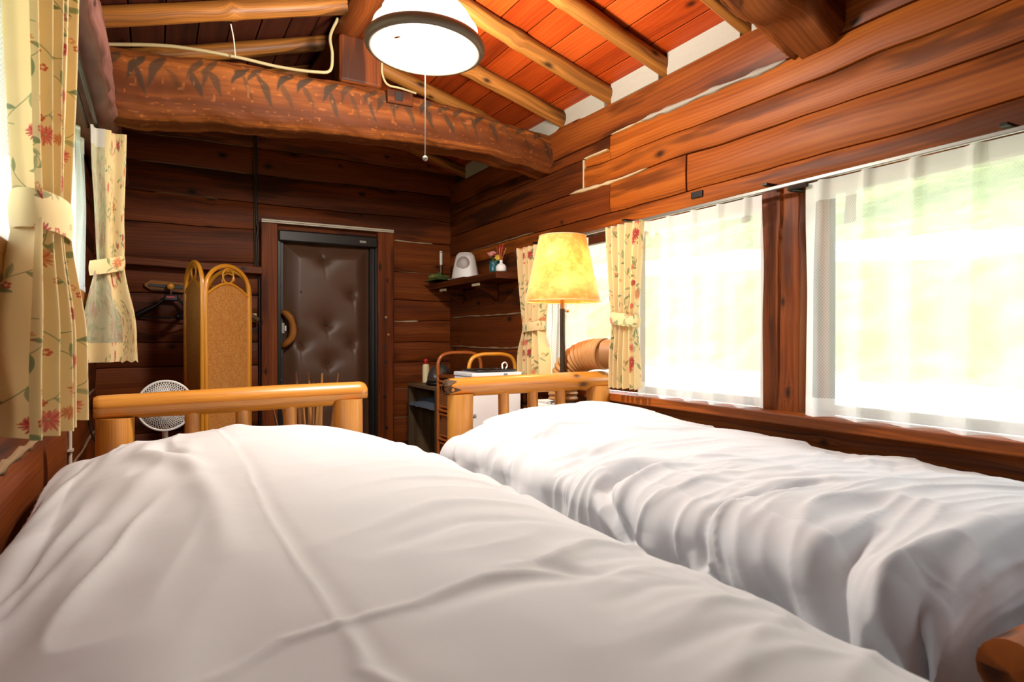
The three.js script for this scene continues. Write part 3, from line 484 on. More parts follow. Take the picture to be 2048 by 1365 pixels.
sheerCurtain('bright white net curtain glowing behind the big floral curtain', [-0.318, 3.82], [-0.322, 0.9], { top: 0.975, bot: 0.18, pleats: 14, side: 1, sd: 2.3 });

// ---------------------------------------------------------------- ceiling lamp
{ const c = [0.935, EYE + 1.155, -2.36], o = thing('ceiling_lamp', 'white dome ceiling lamp with a dark rim and a hanging pull cord', 'ceiling lamp', c);
  const glow = phy({ color: 0xf6f4ee, roughness: 0.4, emissive: new THREE.Color(1, 0.97, 0.9), emissiveIntensity: 0.95 }), glow2 = phy({ color: 0xf6f4ee, roughness: 0.5, emissive: new THREE.Color(1, 0.98, 0.93), emissiveIntensity: 1.6 });
  const dome = []; for (let k = 0; k <= 16; k++) { const a = k / 16 * Math.PI / 2; dome.push([Math.max(0.03, 0.208 * Math.cos(a)), 0.005 + 0.205 * Math.sin(a)]); }
  part('dome', lathe(dome, 56), glow, o).castShadow = false;
  const diff = part('diffuser', lathe([[0.0001, -0.022], [0.08, -0.02], [0.15, -0.014], [0.19, -0.003], [0.205, 0.03], [0.206, 0.07]], 56), glow2, o); diff.castShadow = false;
  part('rim', new THREE.TorusGeometry(0.217, 0.020, 14, 72).rotateX(Math.PI / 2).scale(1, 1.1, 1), std({ color: 0x6a5f52, roughness: 0.4 }), o, 'dark bronze ring');
  part('ceiling_cap', lathe([[0.001, 0.205], [0.05, 0.21], [0.05, 0.26], [0.035, 0.31], [0.012, 0.36], [0.012, 0.55], [0.0001, 0.55]], 28), M.whitePlastic, o);
  for (const m of o.children) if (/dome|diffuser|rim/.test(m.name)) m.rotation.z = -0.05;
  part('dead_moth', new THREE.SphereGeometry(0.012, 8, 6).scale(0.5, 0.2, 1.3).rotateY(0.6).translate(-0.135, -0.020, 0.06), M.wallC, o);
  part('pull_cord', tube([new THREE.Vector3(0, -0.02, 0), new THREE.Vector3(0.0005, -0.2, 0), new THREE.Vector3(0, -0.435, 0)], 0.0022, 20, 6), M.steel, o);
  part('cord_ball', new THREE.SphereGeometry(0.011, 16, 12).translate(0, -0.443, 0), M.steel, o);
  const l = new THREE.PointLight(new THREE.Color(1, 0.955, 0.87), LAMP_I); l.position.set(c[0], c[1] + 0.035, c[2]); l.castShadow = true; l.shadow.radius = 5; l.name = 'ceiling_lamp_glow'; scene.add(l);
  const s = thing('smoke_detector', 'round cream smoke detector on the ceiling beyond the lamp', 'smoke detector', [1.03, EYE + 1.735, -3.10]);
  part('base', lathe([[0.0001, 0], [0.062, 0], [0.062, -0.018], [0.055, -0.024], [0.0001, -0.024]], 32), M.cable, s); part('head', lathe([[0.045, -0.02], [0.045, -0.038], [0.03, -0.05], [0.0001, -0.05]], 28), M.whitePlastic, s);
}
// ---------------------------------------------------------------- cables and wires
{ const o = tag(part('power_cable', tube([P(-0.19, 1.340, 3.43), P(0.043, 1.378, 3.41), P(0.19, 1.388, 3.405), P(0.38, 1.392, 3.41), P(0.558, 1.398, 3.44), P(0.74, 1.400, 3.415), P(0.81, 1.415, 3.405), P(0.826, 1.505, 3.41), P(0.82, 1.609, 3.43), P(0.862, 1.72, 3.44)], 0.0085, 80, 8), M.cable, scene), 'thick cream cable running along the tie beam and up the post', 'cable');
  tag(part('power_cable', tube([P(1.105, 1.62, 3.44), P(1.098, 1.53, 3.41), P(1.10, 1.46, 3.41), P(1.125, 1.405, 3.40), P(1.2, 1.398, 3.40), P(1.3, 1.395, 3.42)], 0.006, 40, 8), M.cable, scene), 'short cream cable curving down beside the post behind the lamp', 'cable');
  tag(part('thin_wire', tube([P(0.32, 1.50, 3.30), P(0.335, 1.44, 3.32), P(0.347, 1.375, 3.37)], 0.003, 16, 6), M.conduit, scene), 'thin pale wire hanging from a rafter to the tie beam', 'wire');
  const p = thing('wall_pipe', 'dark cable pipe running down the back wall to the ledge', 'pipe');
  part('pipe', tube([P(0.655, 1.9, 4.975), P(0.655, 0.85, 4.975), P(0.665, 0.80, 4.975), P(0.656, 0.75, 4.975), P(0.656, 0.53, 4.97)], 0.009, 40, 8), M.blackCable, p); part('pipe', tube([P(0.672, 0.47, 4.975), P(0.674, -0.2, 4.975), P(0.675, -1.0, 4.975)], 0.007, 20, 8), M.blackCable, p);
  part('pale_stripe', tube([P(0.642, 1.6, 4.975), P(0.642, 0.85, 4.975), P(0.644, 0.53, 4.972)], 0.004, 20, 6), M.old, p);
  const q = thing('wall_conduit', 'thin cream conduit going down the log wall under the big curtain', 'conduit');
  part('tube', tube([P(-0.325, 0.05, 3.39), P(-0.325, -0.4, 3.39), P(-0.325, -1.0, 3.39)], 0.008, 16, 8), M.conduit, q); for (const y of [-0.22, -0.5]) part('clip', bx(-0.338, -0.312, y, y + 0.012, 3.37, 3.41, 0.002), M.conduit, q);
  part('junction_box', bx(-0.335, -0.30, -0.22, -0.10, 3.70, 3.78, 0.006), M.whitePlastic, q);
  tag(part('fan_cord', tube([P(-0.31, -0.18, 3.80), P(-0.30, -0.3, 3.85), P(-0.28, -0.5, 3.9), P(-0.22, -0.62, 3.95), P(-0.18, -0.9, 3.95)], 0.005, 30, 6), M.blackCable, scene), 'thin black cord drooping from the wall box to the fan', 'cord');
}

// ---------------------------------------------------------------- back wall: ledge, coat rack, hangers, switch
{ const o = thing('wall_ledge', 'dark narrow wooden ledge across the logs above the coat rack', 'ledge'); const g = box(0.98, 0.052, 0.10, [0, 0, 0], 0.006); g.rotateZ(-0.03); const p = P(0.195, 0.505, 4.935); g.translate(p.x, p.y, p.z); part('board', g, M.ledge, o);
  const r = thing('coat_rack', 'varnished coat rack board with a dark stripe and round knobs', 'coat rack');
  const s = new THREE.Shape(); s.moveTo(-0.02, 0.33); s.lineTo(0.55, 0.30); s.lineTo(0.585, 0.325); s.lineTo(0.585, 0.335); s.lineTo(0.55, 0.36); s.lineTo(-0.02, 0.395); s.lineTo(-0.055, 0.37); s.lineTo(-0.055, 0.355); s.closePath();
  part('board', boxUV(new THREE.ExtrudeGeometry(s, { depth: 0.014, bevelSize: 0.003, bevelThickness: 0.003, bevelSegments: 2 }).translate(0, EYE, -4.985)), M.pole, r);
  { const g = box(0.60, 0.020, 0.006, [0, 0, 0], 0.002); g.rotateZ(-0.054); g.translate(0.265, EYE + 0.346, -4.965); part('stripe', g, M.dark, r); }
  for (const [x, y] of [[0.097, 0.356], [0.265, 0.345], [0.43, 0.337]]) part('knob', new THREE.LatheGeometry([[0.0001, 0], [0.008, 0], [0.009, 0.02], [0.022, 0.03], [0.024, 0.042], [0.015, 0.052], [0.0001, 0.054]].map(([a, b]) => new THREE.Vector2(a, b)), 20).rotateX(Math.PI / 2).translate(x, EYE + y, -4.965), M.rattan, r);
  part('screw', new THREE.SphereGeometry(0.006, 8, 6).translate(0.108, EYE + 0.405 - 0.02, -4.962), M.steel, r);
  function hanger(label, at, turn, mat, plain) {
    const h = thing('coat_hanger', label, 'hanger', at, turn, 'hangers on the coat rack');
    const arm = (sx) => tube([[0, 0.0, 0], [0.03, 0.002, 0], [0.09, -0.05, 0.006], [0.17, -0.095, 0.012], [0.215, -0.125, 0.014]].map(([x, y, z]) => new THREE.Vector3(sx * x, y, z)), (v) => 0.010 + 0.010 * smoothstep(v, 0.3, 0.95), 24, 10, { dome: 0.6 });
    part('shoulder', arm(1), mat, h); part('shoulder', arm(-1), mat, h);
    if (!plain) { part('bar', tube([[-0.205, -0.13, 0.01], [0, -0.135, 0.004], [0.205, -0.13, 0.01]].map((p) => new THREE.Vector3(...p)), 0.007, 16, 8), mat, h); part('collar', boxUV(new RoundedBoxGeometry(0.085, 0.045, 0.022, 3, 0.008).translate(0, 0.002, 0.002)), mat, h); part('red_sticker', boxUV(new RoundedBoxGeometry(0.05, 0.016, 0.002, 1, 0.0005).translate(0, 0.006, 0.0145)), std({ color: 0xb04a4a, roughness: 0.5 }), h, 'worn red size sticker'); }
    part('hook', tube([[0, 0.02, 0], [0, 0.055, 0], [0.014, 0.078, 0], [0.0, 0.096, 0], [-0.014, 0.085, 0]].map((p) => new THREE.Vector3(...p)), 0.0025, 24, 6), M.steel, h);
    return h;
  }
  hanger('black plastic hanger with a red sticker, hooked on the first knob', [0.100, EYE + 0.275, -4.925], -0.25, M.blackPlastic);
  hanger('second black hanger turned sideways, tucked behind the rattan screen edge', [0.265, EYE + 0.262, -4.90], 0.85, M.blackPlastic);
  hanger('plain wooden hanger sticking out past the rattan screen near the door', [0.44, EYE + 0.255, -4.90], 0.12, M.old, true);
  const w = thing('wall_switch', 'small yellowed square socket plate next to the door post', 'switch', [0.628, EYE + 0.150, -4.985]);
  part('plate', boxUV(new RoundedBoxGeometry(0.052, 0.062, 0.02, 2, 0.004)), std({ color: 0xd6c88e, roughness: 0.5 }), w); part('rocker', boxUV(new RoundedBoxGeometry(0.02, 0.03, 0.008, 2, 0.002).translate(0, 0, 0.011)), M.greyPlastic, w);
}

// ---------------------------------------------------------------- folding rattan screen
{ const o = thing('folding_screen', 'tall folded rattan screen with arched woven panels and ring tops', 'screen', [0, 0, 0]);
  function panel(A, B, mat, yTop) {
    const L = Math.hypot(B[0] - A[0], B[1] - A[1]), dir = [(B[0] - A[0]) / L, (B[1] - A[1]) / L], at = (e, y, q = 0) => P(A[0] + dir[0] * e - dir[1] * q, y, A[1] + dir[1] * e + dir[0] * q), hw = L / 2, sh = yTop - 0.14;
    const arch = []; arch.push(at(0.012, -1.04)); arch.push(at(0.012, -0.4)); arch.push(at(0.012, sh)); for (let k = 1; k < 10; k++) { const a = Math.PI - k / 10 * Math.PI; arch.push(at(hw + Math.cos(a) * (hw - 0.012), sh + Math.sin(a) * 0.14)); } arch.push(at(L - 0.012, sh)); arch.push(at(L - 0.012, -0.4)); arch.push(at(L - 0.012, -1.04));
    part('frame', tube(arch, 0.014, 120, 10), mat, o);
    const low = []; for (let k = 0; k <= 10; k++) { const e = 0.014 + k / 10 * (L - 0.028); low.push(at(e, sh - 0.045 + 0.075 * Math.sin(k / 10 * Math.PI))); } part('inner_arch', tube(low, 0.009, 30, 8), mat, o);
    part('woven_panel', grid(30, 4, (u, v) => { const top = sh - 0.045 + 0.075 * Math.sin(u * Math.PI); return at(0.02 + u * (L - 0.04), lerp(-0.98, top, v), 0); }, (u, v, p) => [u * L, p.y]), M.cane, o);
    const rs = 0.045 * Math.min(1, L / 0.34), ring = []; for (let k = 0; k < 16; k++) { const a = k / 16 * Math.PI * 2; ring.push(at(hw + Math.cos(a) * rs, sh + 0.078 + Math.sin(a) * 0.045)); } part('ring', tube(ring, 0.006, 40, 8, { closed: true }), mat, o);
    for (const y of [-0.06, -0.95]) part('crossbar', tube([at(0.014, y, 0.012), at(L - 0.014, y, 0.012)], 0.009, 8, 8), M.rattanRed, o);
  }
  panel([0.262, 4.22], [0.545, 4.47], M.rattan, 0.452); panel([0.172, 4.55], [0.252, 4.22], M.rattan, 0.47); panel([0.30, 4.70], [0.555, 4.49], M.rattan, 0.445);
}
// ---------------------------------------------------------------- electric fan
{ const c = P(0.05, -0.362, 3.88), o = thing('electric_fan', 'white electric fan with a round wire guard behind the headboard', 'fan', [c.x, 0, c.z]), Rf = 0.132, y = c.y;
  part('guard_rim', new THREE.TorusGeometry(Rf, 0.007, 10, 56).translate(0, y, 0), M.whitePlastic, o);
  const w = []; for (let k = 0; k < 60; k++) { const a = k / 60 * Math.PI * 2; for (const s of [1, -1]) w.push(tube([0, 0.35, 0.7, 1].map((t) => new THREE.Vector3(Math.cos(a + t * 0.5 * s) * Rf * lerp(0.14, 1, t), y + Math.sin(a + t * 0.5 * s) * Rf * lerp(0.14, 1, t), 0.045 * Math.cos(t * Math.PI / 2))), 0.0017, 8, 4, { open: true })); }
  const gr = part('wire_guard', w, M.whitePlastic, o); gr.userData.kind = 'stuff';
  const w2 = []; for (let k = 0; k < 48; k++) { const a = k / 48 * Math.PI * 2; w2.push(tube([0, 0.5, 1].map((t) => new THREE.Vector3(Math.cos(a) * Rf * lerp(0.2, 1, t), y + Math.sin(a) * Rf * lerp(0.2, 1, t), -0.06 * Math.cos(t * Math.PI / 2))), 0.0012, 6, 4, { open: true })); } const g2 = part('rear_guard', w2, M.whitePlastic, o); g2.userData.kind = 'stuff';
  part('hub_cap', new THREE.SphereGeometry(0.024, 16, 10).scale(1, 1, 0.4).translate(0, y, 0.045), M.whitePlastic, o);
  for (let k = 0; k < 4; k++) { const a0 = k * Math.PI / 2 + 0.3; part('blade', grid(8, 6, (u, v) => { const a = a0 + (u - 0.5) * 1.1, r = lerp(0.022, 0.112, v); return new THREE.Vector3(Math.cos(a) * r, y + Math.sin(a) * r, (u - 0.5) * 0.03); }), std({ color: 0xb9b4ae, roughness: 0.3, side: THREE.DoubleSide }), o); }
  part('motor', new THREE.CylinderGeometry(0.05, 0.04, 0.10, 24).rotateX(Math.PI / 2).translate(0, y, -0.09), M.whitePlastic, o);
  part('pole', new THREE.CylinderGeometry(0.014, 0.018, y - 0.03, 16).translate(0, (y + 0.02) / 2, -0.08), M.whitePlastic, o); part('base', lathe([[0.0001, 0], [0.13, 0], [0.13, 0.015], [0.10, 0.035], [0.03, 0.045], [0.0001, 0.045]], 32).translate(0, 0.001, -0.08), M.whitePlastic, o);
}

// ---------------------------------------------------------------- shelf on the right wall and what stands on it
{ const o = thing('wall_shelf', 'dark wooden shelf in the corner on two chunky brackets', 'shelf');
  part('board', bx(2.0, 2.205, 0.405, 0.452, 3.767, 4.975, 0.006), M.shelf, o);
  for (const D of [4.12, 4.72]) { const s = new THREE.Shape(); s.moveTo(0, 0); s.lineTo(0.165, 0); s.lineTo(0.15, -0.035); s.quadraticCurveTo(0.06, -0.06, 0, -0.12); s.closePath(); part('bracket', boxUV(new THREE.ExtrudeGeometry(s, { depth: 0.06, bevelSize: 0.004, bevelThickness: 0.004, bevelSegments: 2 }).rotateY(Math.PI).translate(2.2, EYE + 0.40, -D)), M.back, o); part('bracket_end', bx(2.02, 2.034, 0.378, 0.398, D - 0.045, D + 0.065, 0.002), M.caulkLight, o, 'pale bare end'); }
  const top = 0.454;
  const b = thing('hand_brush', 'green hand brush lying at the shelf end, with a white handle standing up', 'brush', [2.035, EYE + top, -4.79]);
  part('green_cloth', grid(24, 20, (u, v) => new THREE.Vector3(-0.10 + u * 0.18, 0.010 + 0.055 * Math.sin(u * 3.1) * (0.5 + noise(u * 5, v * 5)) * Math.sin(v * 3.14) , -0.14 + v * 0.30), null, true), std({ color: 0x4a5a22, roughness: 0.9, side: THREE.DoubleSide }), b);
  for (let k = 0; k < 3; k++) part('bristle_head', box(0.15, 0.03, 0.04, [-0.02, 0.045, -0.06 + k * 0.055], 0.008, [0.2, 0.5, 0]), std({ color: k === 1 ? 0x8a7a34 : 0x5d6a2c, roughness: 0.9 }), b);
  part('handle', boxUV(new RoundedBoxGeometry(0.022, 0.115, 0.016, 3, 0.007).translate(0.0, 0.20, 0.0)), M.whitePlastic, b); part('neck', new THREE.CylinderGeometry(0.004, 0.004, 0.11, 8).translate(0, 0.09, 0), M.steel, b); part('hang_hole', new THREE.SphereGeometry(0.005, 8, 6).translate(-0.003, 0.245, 0.008), M.dark, b);
  const k = thing('paper_dispenser', 'translucent white upright dispenser with a dark oval opening, on the shelf', 'dispenser', [2.085, EYE + top + 0.006, -4.43], -0.5);
  { const body = grid(40, 14, (u, v) => { const a = u * Math.PI * 2, w = lerp(0.105, 0.066, v ** 1.2), d = lerp(0.07, 0.045, v), c = Math.cos(a), s = Math.sin(a), f = v > 0.9 ? 1 - (v - 0.9) * 2.2 : 1; return new THREE.Vector3(Math.sign(c) * Math.abs(c) ** 0.55 * w * f, v * 0.195 - (v > 0.95 ? 0.004 : 0), Math.sign(s) * Math.abs(s) ** 0.55 * d * f); }, null, true);
    part('body', body, phy({ color: 0xdcd6d0, roughness: 0.35, transmission: 0.25, thickness: 0, side: THREE.DoubleSide }), k);
    part('lid', new THREE.SphereGeometry(0.055, 24, 10).scale(1, 0.16, 0.66).translate(0, 0.193, 0), M.whitePlastic, k);
    part('opening', new THREE.SphereGeometry(0.055, 24, 16).scale(1, 1.25, 0.22).translate(-0.012, 0.095, 0.05), std({ color: 0x8d8078, roughness: 0.4 }), k, 'grey oval opening'); }
  tag(part('paper_sheet', bx(1.99, 2.14, top, top + 0.005, 4.26, 4.55, 0.002), M.whitePlastic, scene), 'white sheet of paper jutting from the shelf under the dispenser', 'paper');
  const v1 = thing('teal_vase', 'teal glass vase with pink and yellow flowers on the shelf', 'vase', [2.085, EYE + top, -3.955]);
  part('glass', lathe([[0.0001, 0.002], [0.03, 0.002], [0.034, 0.02], [0.034, 0.06], [0.030, 0.075], [0.036, 0.088], [0.033, 0.088], [0.027, 0.075], [0.03, 0.06], [0.0001, 0.012]], 28), phy({ color: 0x1f5a60, roughness: 0.15, clearcoat: 0.5 }), v1);
  for (const [x, y, z, c] of [[-0.035, 0.135, 0.02, 0xd88a84], [-0.01, 0.142, 0.0, 0xe0a49a], [0.022, 0.118, 0.03, 0xd9b23a], [0.012, 0.105, 0.035, 0xe2bf4a], [0.0, 0.13, -0.03, 0xcf7c78]]) { const f = part('flower', new THREE.IcosahedronGeometry(0.021, 2).scale(1, 0.8, 1).translate(x, y, z), std({ color: c, roughness: 0.8 }), v1); for (let q = 0; q < 5; q++) part('petal', new THREE.SphereGeometry(0.011, 8, 6).scale(1, 0.5, 1).translate(x + Math.cos(q * 1.257) * 0.018, y + 0.004, z + Math.sin(q * 1.257) * 0.018), f.material, f); part('stem', tube([new THREE.Vector3(0, 0.03, 0), new THREE.Vector3(x, y, z)], 0.002, 6, 5), std({ color: 0x4d6a2c }), f); }
  part('leaf', grid(4, 4, (u, v) => new THREE.Vector3(0.02 + v * 0.03, 0.09 + v * 0.02, (u - 0.5) * 0.02 * Math.sin(v * 3.1) + 0.02)), std({ color: 0x57762f, side: THREE.DoubleSide }), v1);
  const v2 = thing('bottle_vase', 'little white bottle vase with red dried stems on the shelf edge', 'vase', [2.075, EYE + top, -3.835]);
  part('bottle', lathe([[0.0001, 0.001], [0.034, 0.001], [0.038, 0.015], [0.036, 0.04], [0.022, 0.055], [0.010, 0.062], [0.010, 0.078], [0.013, 0.082], [0.0001, 0.082]], 28), M.whitePlastic, v2);
  for (let q = 0; q < 11; q++) { const a = q * 2.4, s = 0.014 + (q % 4) * 0.008; part('stem', tube([new THREE.Vector3(0, 0.07, 0), new THREE.Vector3(Math.cos(a) * s * 0.5, 0.12, Math.sin(a) * s * 0.5), new THREE.Vector3(Math.cos(a) * s, 0.165 + (q % 3) * 0.014, Math.sin(a) * s)], (v) => 0.0018 + 0.0016 * smoothstep(v, 0.5, 0.8), 12, 5), std({ color: q % 3 ? 0x9c2222 : 0xc07a3a, roughness: 0.8 }), v2); }
}
// ---------------------------------------------------------------- cabinet, can, dome, towel, rattan chest, fridge in the corner
{ const o = thing('open_cabinet', 'old unpainted open cabinet in the corner with a cloth inside', 'cabinet'), x0 = 1.72, x1 = 2.12, d0 = 4.15, d1 = 4.71;
  part('side_panel', bx(x0, x1, -1.05, -0.372, d1 - 0.022, d1, 0.004), M.old, o); part('side_panel', bx(x0, x1, -1.05, -0.372, d0, d0 + 0.022, 0.004), M.old, o);
  part('top', bx(x0 - 0.005, x1, -0.372, -0.350, d0 - 0.004, d1 + 0.004, 0.004), M.old, o); part('shelf', bx(x0 + 0.012, x1, -0.52, -0.502, d0 + 0.022, d1 - 0.022, 0.004), M.old, o); part('bottom', bx(x0, x1, -1.0, -0.978, d0 + 0.022, d1 - 0.022, 0.004), M.old, o); part('back', bx(x1 - 0.012, x1, -1.05, -0.372, d0, d1, 0.002), M.old, o);
  const g = grid(26, 26, (u, v) => P(lerp(1.715, 2.0, v), -0.496 + 0.05 * noise(u * 6, v * 5) * Math.sin(v * 3.1) + (v < 0.06 ? -0.012 - 0.012 * noise(u * 9, 4) : 0), lerp(4.19, 4.67, u)), null, true); tag(part('folded_cloth', g, std({ color: 0x4a525c, roughness: 0.95, side: THREE.DoubleSide, bumpMap: T.crumple, bumpScale: 0.003 }), scene), 'crumpled grey-blue cloth on the upper shelf of the cabinet', 'cloth');
  tag(part('plastic_bag', new THREE.IcosahedronGeometry(0.09, 4).scale(1, 0.45, 1.6).translate(1.88, EYE - 0.94, -4.42), phy({ color: 0x80868a, roughness: 0.2 }), scene), 'greyish plastic bundle at the bottom of the cabinet', 'bag');
  const c = thing('spray_can', 'cream and pink spray can with a red cap on the cabinet', 'can', [1.85, EYE - 0.349, -4.655]);
  part('body', lathe([[0.0001, 0], [0.026, 0], [0.027, 0.004], [0.027, 0.135], [0.020, 0.148], [0.0001, 0.148]], 28), std({ map: canvas(128, 128, (g, W, H) => { g.fillStyle = '#e6d7a8'; g.fillRect(0, 0, W, H); g.fillStyle = '#d97a74'; g.beginPath(); g.moveTo(0, H); g.lineTo(0, H * 0.72); g.lineTo(W * 0.5, H * 0.5); g.lineTo(W, H * 0.72); g.lineTo(W, H); g.fill(); g.fillStyle = '#f4efe0'; g.beginPath(); g.arc(W * 0.5, H * 0.74, 12, 0, 7); g.fill(); g.fillStyle = '#b89a52'; g.fillRect(W * 0.3, H * 0.2, W * 0.4, 6); g.fillRect(W * 0.3, H * 0.3, W * 0.4, 4); }, 1, 1), roughness: 0.35 }), c);
  part('cap', lathe([[0.0001, 0.148], [0.02, 0.148], [0.02, 0.18], [0.014, 0.19], [0.0001, 0.19]], 24), std({ color: 0xa8201c, roughness: 0.35 }), c);
  const d = thing('domed_pot', 'dark see-through domed pot with a black base on the cabinet', 'pot', [1.86, EYE - 0.349, -4.40]);
  part('base', lathe([[0.0001, 0], [0.10, 0], [0.105, 0.015], [0.095, 0.035], [0.0001, 0.04]], 32), M.blackPlastic, d); part('inner', new THREE.SphereGeometry(0.055, 24, 16).translate(0, 0.075, 0), M.whitePlastic, d);
  { const p = []; for (let k = 0; k <= 12; k++) { const a = k / 12 * Math.PI / 2; p.push([0.095 * Math.cos(a), 0.035 + 0.125 * Math.sin(a)]); } part('dome', lathe(p, 36), phy({ color: 0x8f8a84, roughness: 0.05, transmission: 0.85, thickness: 0, side: THREE.DoubleSide }), d); part('knob', new THREE.SphereGeometry(0.012, 14, 10).translate(0, 0.168, 0), M.blackPlastic, d); }
  const w = thing('rattan_chest', 'rattan chest with three wicker drawers and two bent-cane arches', 'chest'), c0 = 3.62, c1 = 4.12, X0 = 1.73, X1 = 2.06;
  for (const D of [c0, c1]) for (const x of [X0, X1]) part('post', tube([P(x, -1.05, D), P(x, -0.27, D)], 0.013, 10, 10), M.rattanRed, w);
  for (const D of [c0, c1]) part('arch', tube([P(X0, -0.28, D), P(X0, -0.17, D), P(X0 + 0.025, -0.125, D), P(X0 + 0.085, -0.105, D), P((X0 + X1) / 2, -0.102, D), P(X1 - 0.085, -0.105, D), P(X1 - 0.025, -0.125, D), P(X1, -0.17, D), P(X1, -0.28, D)], 0.013, 60, 10), D === c0 ? M.rattan : M.rattanRed, w);
  part('top_board', bx(X0 - 0.005, X1 + 0.005, -0.272, -0.255, c0 - 0.005, c1 + 0.005, 0.004), M.wallA, w); part('back_panel', bx(X1 - 0.005, X1, -1.0, -0.27, c0, c1, 0.002), M.wicker, w); for (const D of [c0 + 0.005, c1 - 0.005]) part('side_panel', bx(X0 + 0.012, X1 - 0.012, -0.98, -0.28, D - 0.004, D + 0.004, 0.002), M.wicker, w);
  for (let k = 0; k < 4; k++) part('rail', tube([P(X0, -0.30 - k * 0.20, c0), P(X0, -0.30 - k * 0.20, c1)], 0.010, 8, 8), M.rattanRed, w);
  for (let k = 0; k < 3; k++) { const y = -0.315 - k * 0.20, dr = part('drawer', boxUV(new RoundedBoxGeometry(0.26, 0.15, 0.44, 3, 0.012).translate((X0 + X1) / 2 - 0.03, EYE + y - 0.085, -(c0 + c1) / 2)), M.wicker, w); part('rim', tube([P(X0 + 0.002, y - 0.012, c0 + 0.035), P(X0 + 0.002, y - 0.012, c1 - 0.035)], 0.009, 10, 8), M.rattanRed, dr); part('rim', tube([P(X0 + 0.002, y - 0.158, c0 + 0.035), P(X0 + 0.002, y - 0.158, c1 - 0.035)], 0.007, 10, 8), M.rattanRed, dr); }
  const f = thing('mini_fridge', 'small white fridge standing behind the log headboard', 'fridge'), fx0 = 1.585, fx1 = 1.905, f0 = 3.27, f1 = 3.53;
  part('body', bx(fx0, fx1, -1.02, -0.225, f0 + 0.035, f1, 0.008), M.fridge, f); part('door', bx(fx0, fx1, -1.0, -0.232, f0, f0 + 0.032, 0.010), M.fridge, f); part('top_cap', bx(fx0 - 0.004, fx1 + 0.004, -0.224, -0.200, f0 - 0.004, f1, 0.006), M.fridge, f); part('hinge', bx(fx0 - 0.003, fx0 + 0.02, -0.45, -0.435, f0 - 0.006, f0 + 0.02, 0.002), M.greyPlastic, f); part('badge', bx(fx1 - 0.12, fx1 - 0.095, -0.218, -0.206, f0 - 0.0055, f0 - 0.003, 0.0005), std({ color: 0x6b8a96, roughness: 0.4 }), f); for (const x of [fx0 + 0.04, fx1 - 0.04]) part('foot', new THREE.CylinderGeometry(0.015, 0.015, 0.03, 12).translate(x, EYE - 1.035, -f1 + 0.06), M.blackPlastic, f);
  const tr = thing('black_tray', 'flat black tray lying on top of the little white fridge', 'tray'); part('plate', bx(fx0 + 0.05, fx1 - 0.02, -0.198, -0.192, f0 + 0.03, f1 - 0.02, 0.002), M.blackPlastic, tr); part('lip', tube([P(fx0 + 0.05, -0.19, f0 + 0.03), P(fx1 - 0.02, -0.19, f0 + 0.03), P(fx1 - 0.02, -0.19, f1 - 0.02), P(fx0 + 0.05, -0.19, f1 - 0.02)], 0.004, 40, 6, { closed: true }), M.blackPlastic, tr);
  tag(part('cord_loop', tube([P(1.86, -0.188, 3.42), P(1.87, -0.16, 3.44), P(1.895, -0.15, 3.45), P(1.915, -0.17, 3.46), P(1.905, -0.19, 3.46)], 0.005, 24, 8), M.whitePlastic, scene), 'small loop of white cord on the fridge beside the rattan arch', 'cord');
}
// ---------------------------------------------------------------- floor lamp
{ const D = 2.868, X = 1.931, o = thing('floor_lamp', 'lit floor lamp with a mottled parchment shade on a dark pole', 'lamp', [X, 0, -D]), yb = EYE + 0.2, yt = EYE + 0.552, rb = 0.205, rt = 0.127;
  part('shade', grid(72, 20, (u, v) => { const a = u * Math.PI * 2, r = lerp(rb, rt, v); return new THREE.Vector3(Math.cos(a) * r, lerp(yb, yt, v), Math.sin(a) * r); }, (u, v) => [u * 1.0, v * 0.35]), M.shade, o);
  part('shade_trim', new THREE.TorusGeometry(rb, 0.003, 6, 72).rotateX(Math.PI / 2).translate(0, yb, 0), M.floralTie, o); part('shade_trim', new THREE.TorusGeometry(rt, 0.003, 6, 72).rotateX(Math.PI / 2).translate(0, yt, 0), M.floralTie, o);
  part('base', lathe([[0.0001, 0.001], [0.058, 0.001], [0.058, 0.012], [0.04, 0.025], [0.012, 0.03], [0.0001, 0.03]], 32), M.bronze, o); part('pole', new THREE.CylinderGeometry(0.014, 0.014, EYE + 0.15, 20).translate(0, (EYE + 0.15) / 2 + 0.01, 0), M.bronze, o); part('upper_pole', new THREE.CylinderGeometry(0.0115, 0.0115, 0.13, 18).translate(0, EYE + 0.21, 0), M.brass, o); part('knob', tube([new THREE.Vector3(0.01, EYE + 0.148, 0.004), new THREE.Vector3(0.034, EYE + 0.148, 0.006)], (v) => 0.004 + 0.004 * smoothstep(v, 0.6, 0.7), 12, 8), M.brass, o);
  part('socket', new THREE.CylinderGeometry(0.018, 0.02, 0.05, 18).translate(0, EYE + 0.295, 0), M.blackPlastic, o); part('bulb', new THREE.SphereGeometry(0.034, 24, 18).scale(1, 1.15, 1).translate(0, EYE + 0.358, 0), phy({ color: 0xfff2d8, emissive: new THREE.Color(1, 0.78, 0.45), emissiveIntensity: 3, roughness: 0.4 }), o).castShadow = false;
  for (let k = 0; k < 3; k++) { const a = k * 2.094 + 0.4; part('spider_arm', tube([new THREE.Vector3(0, EYE + 0.325, 0), new THREE.Vector3(Math.cos(a) * 0.10, EYE + 0.45, Math.sin(a) * 0.10), new THREE.Vector3(Math.cos(a) * rt, yt - 0.004, Math.sin(a) * rt)], 0.002, 12, 6), M.steel, o); }
  const l = new THREE.PointLight(new THREE.Color(1, 0.66, 0.32), FLOOR_LAMP_I); l.position.set(X, EYE + 0.358, -D); l.castShadow = true; l.shadow.radius = 1.5; l.name = 'floor_lamp_glow'; scene.add(l);
}
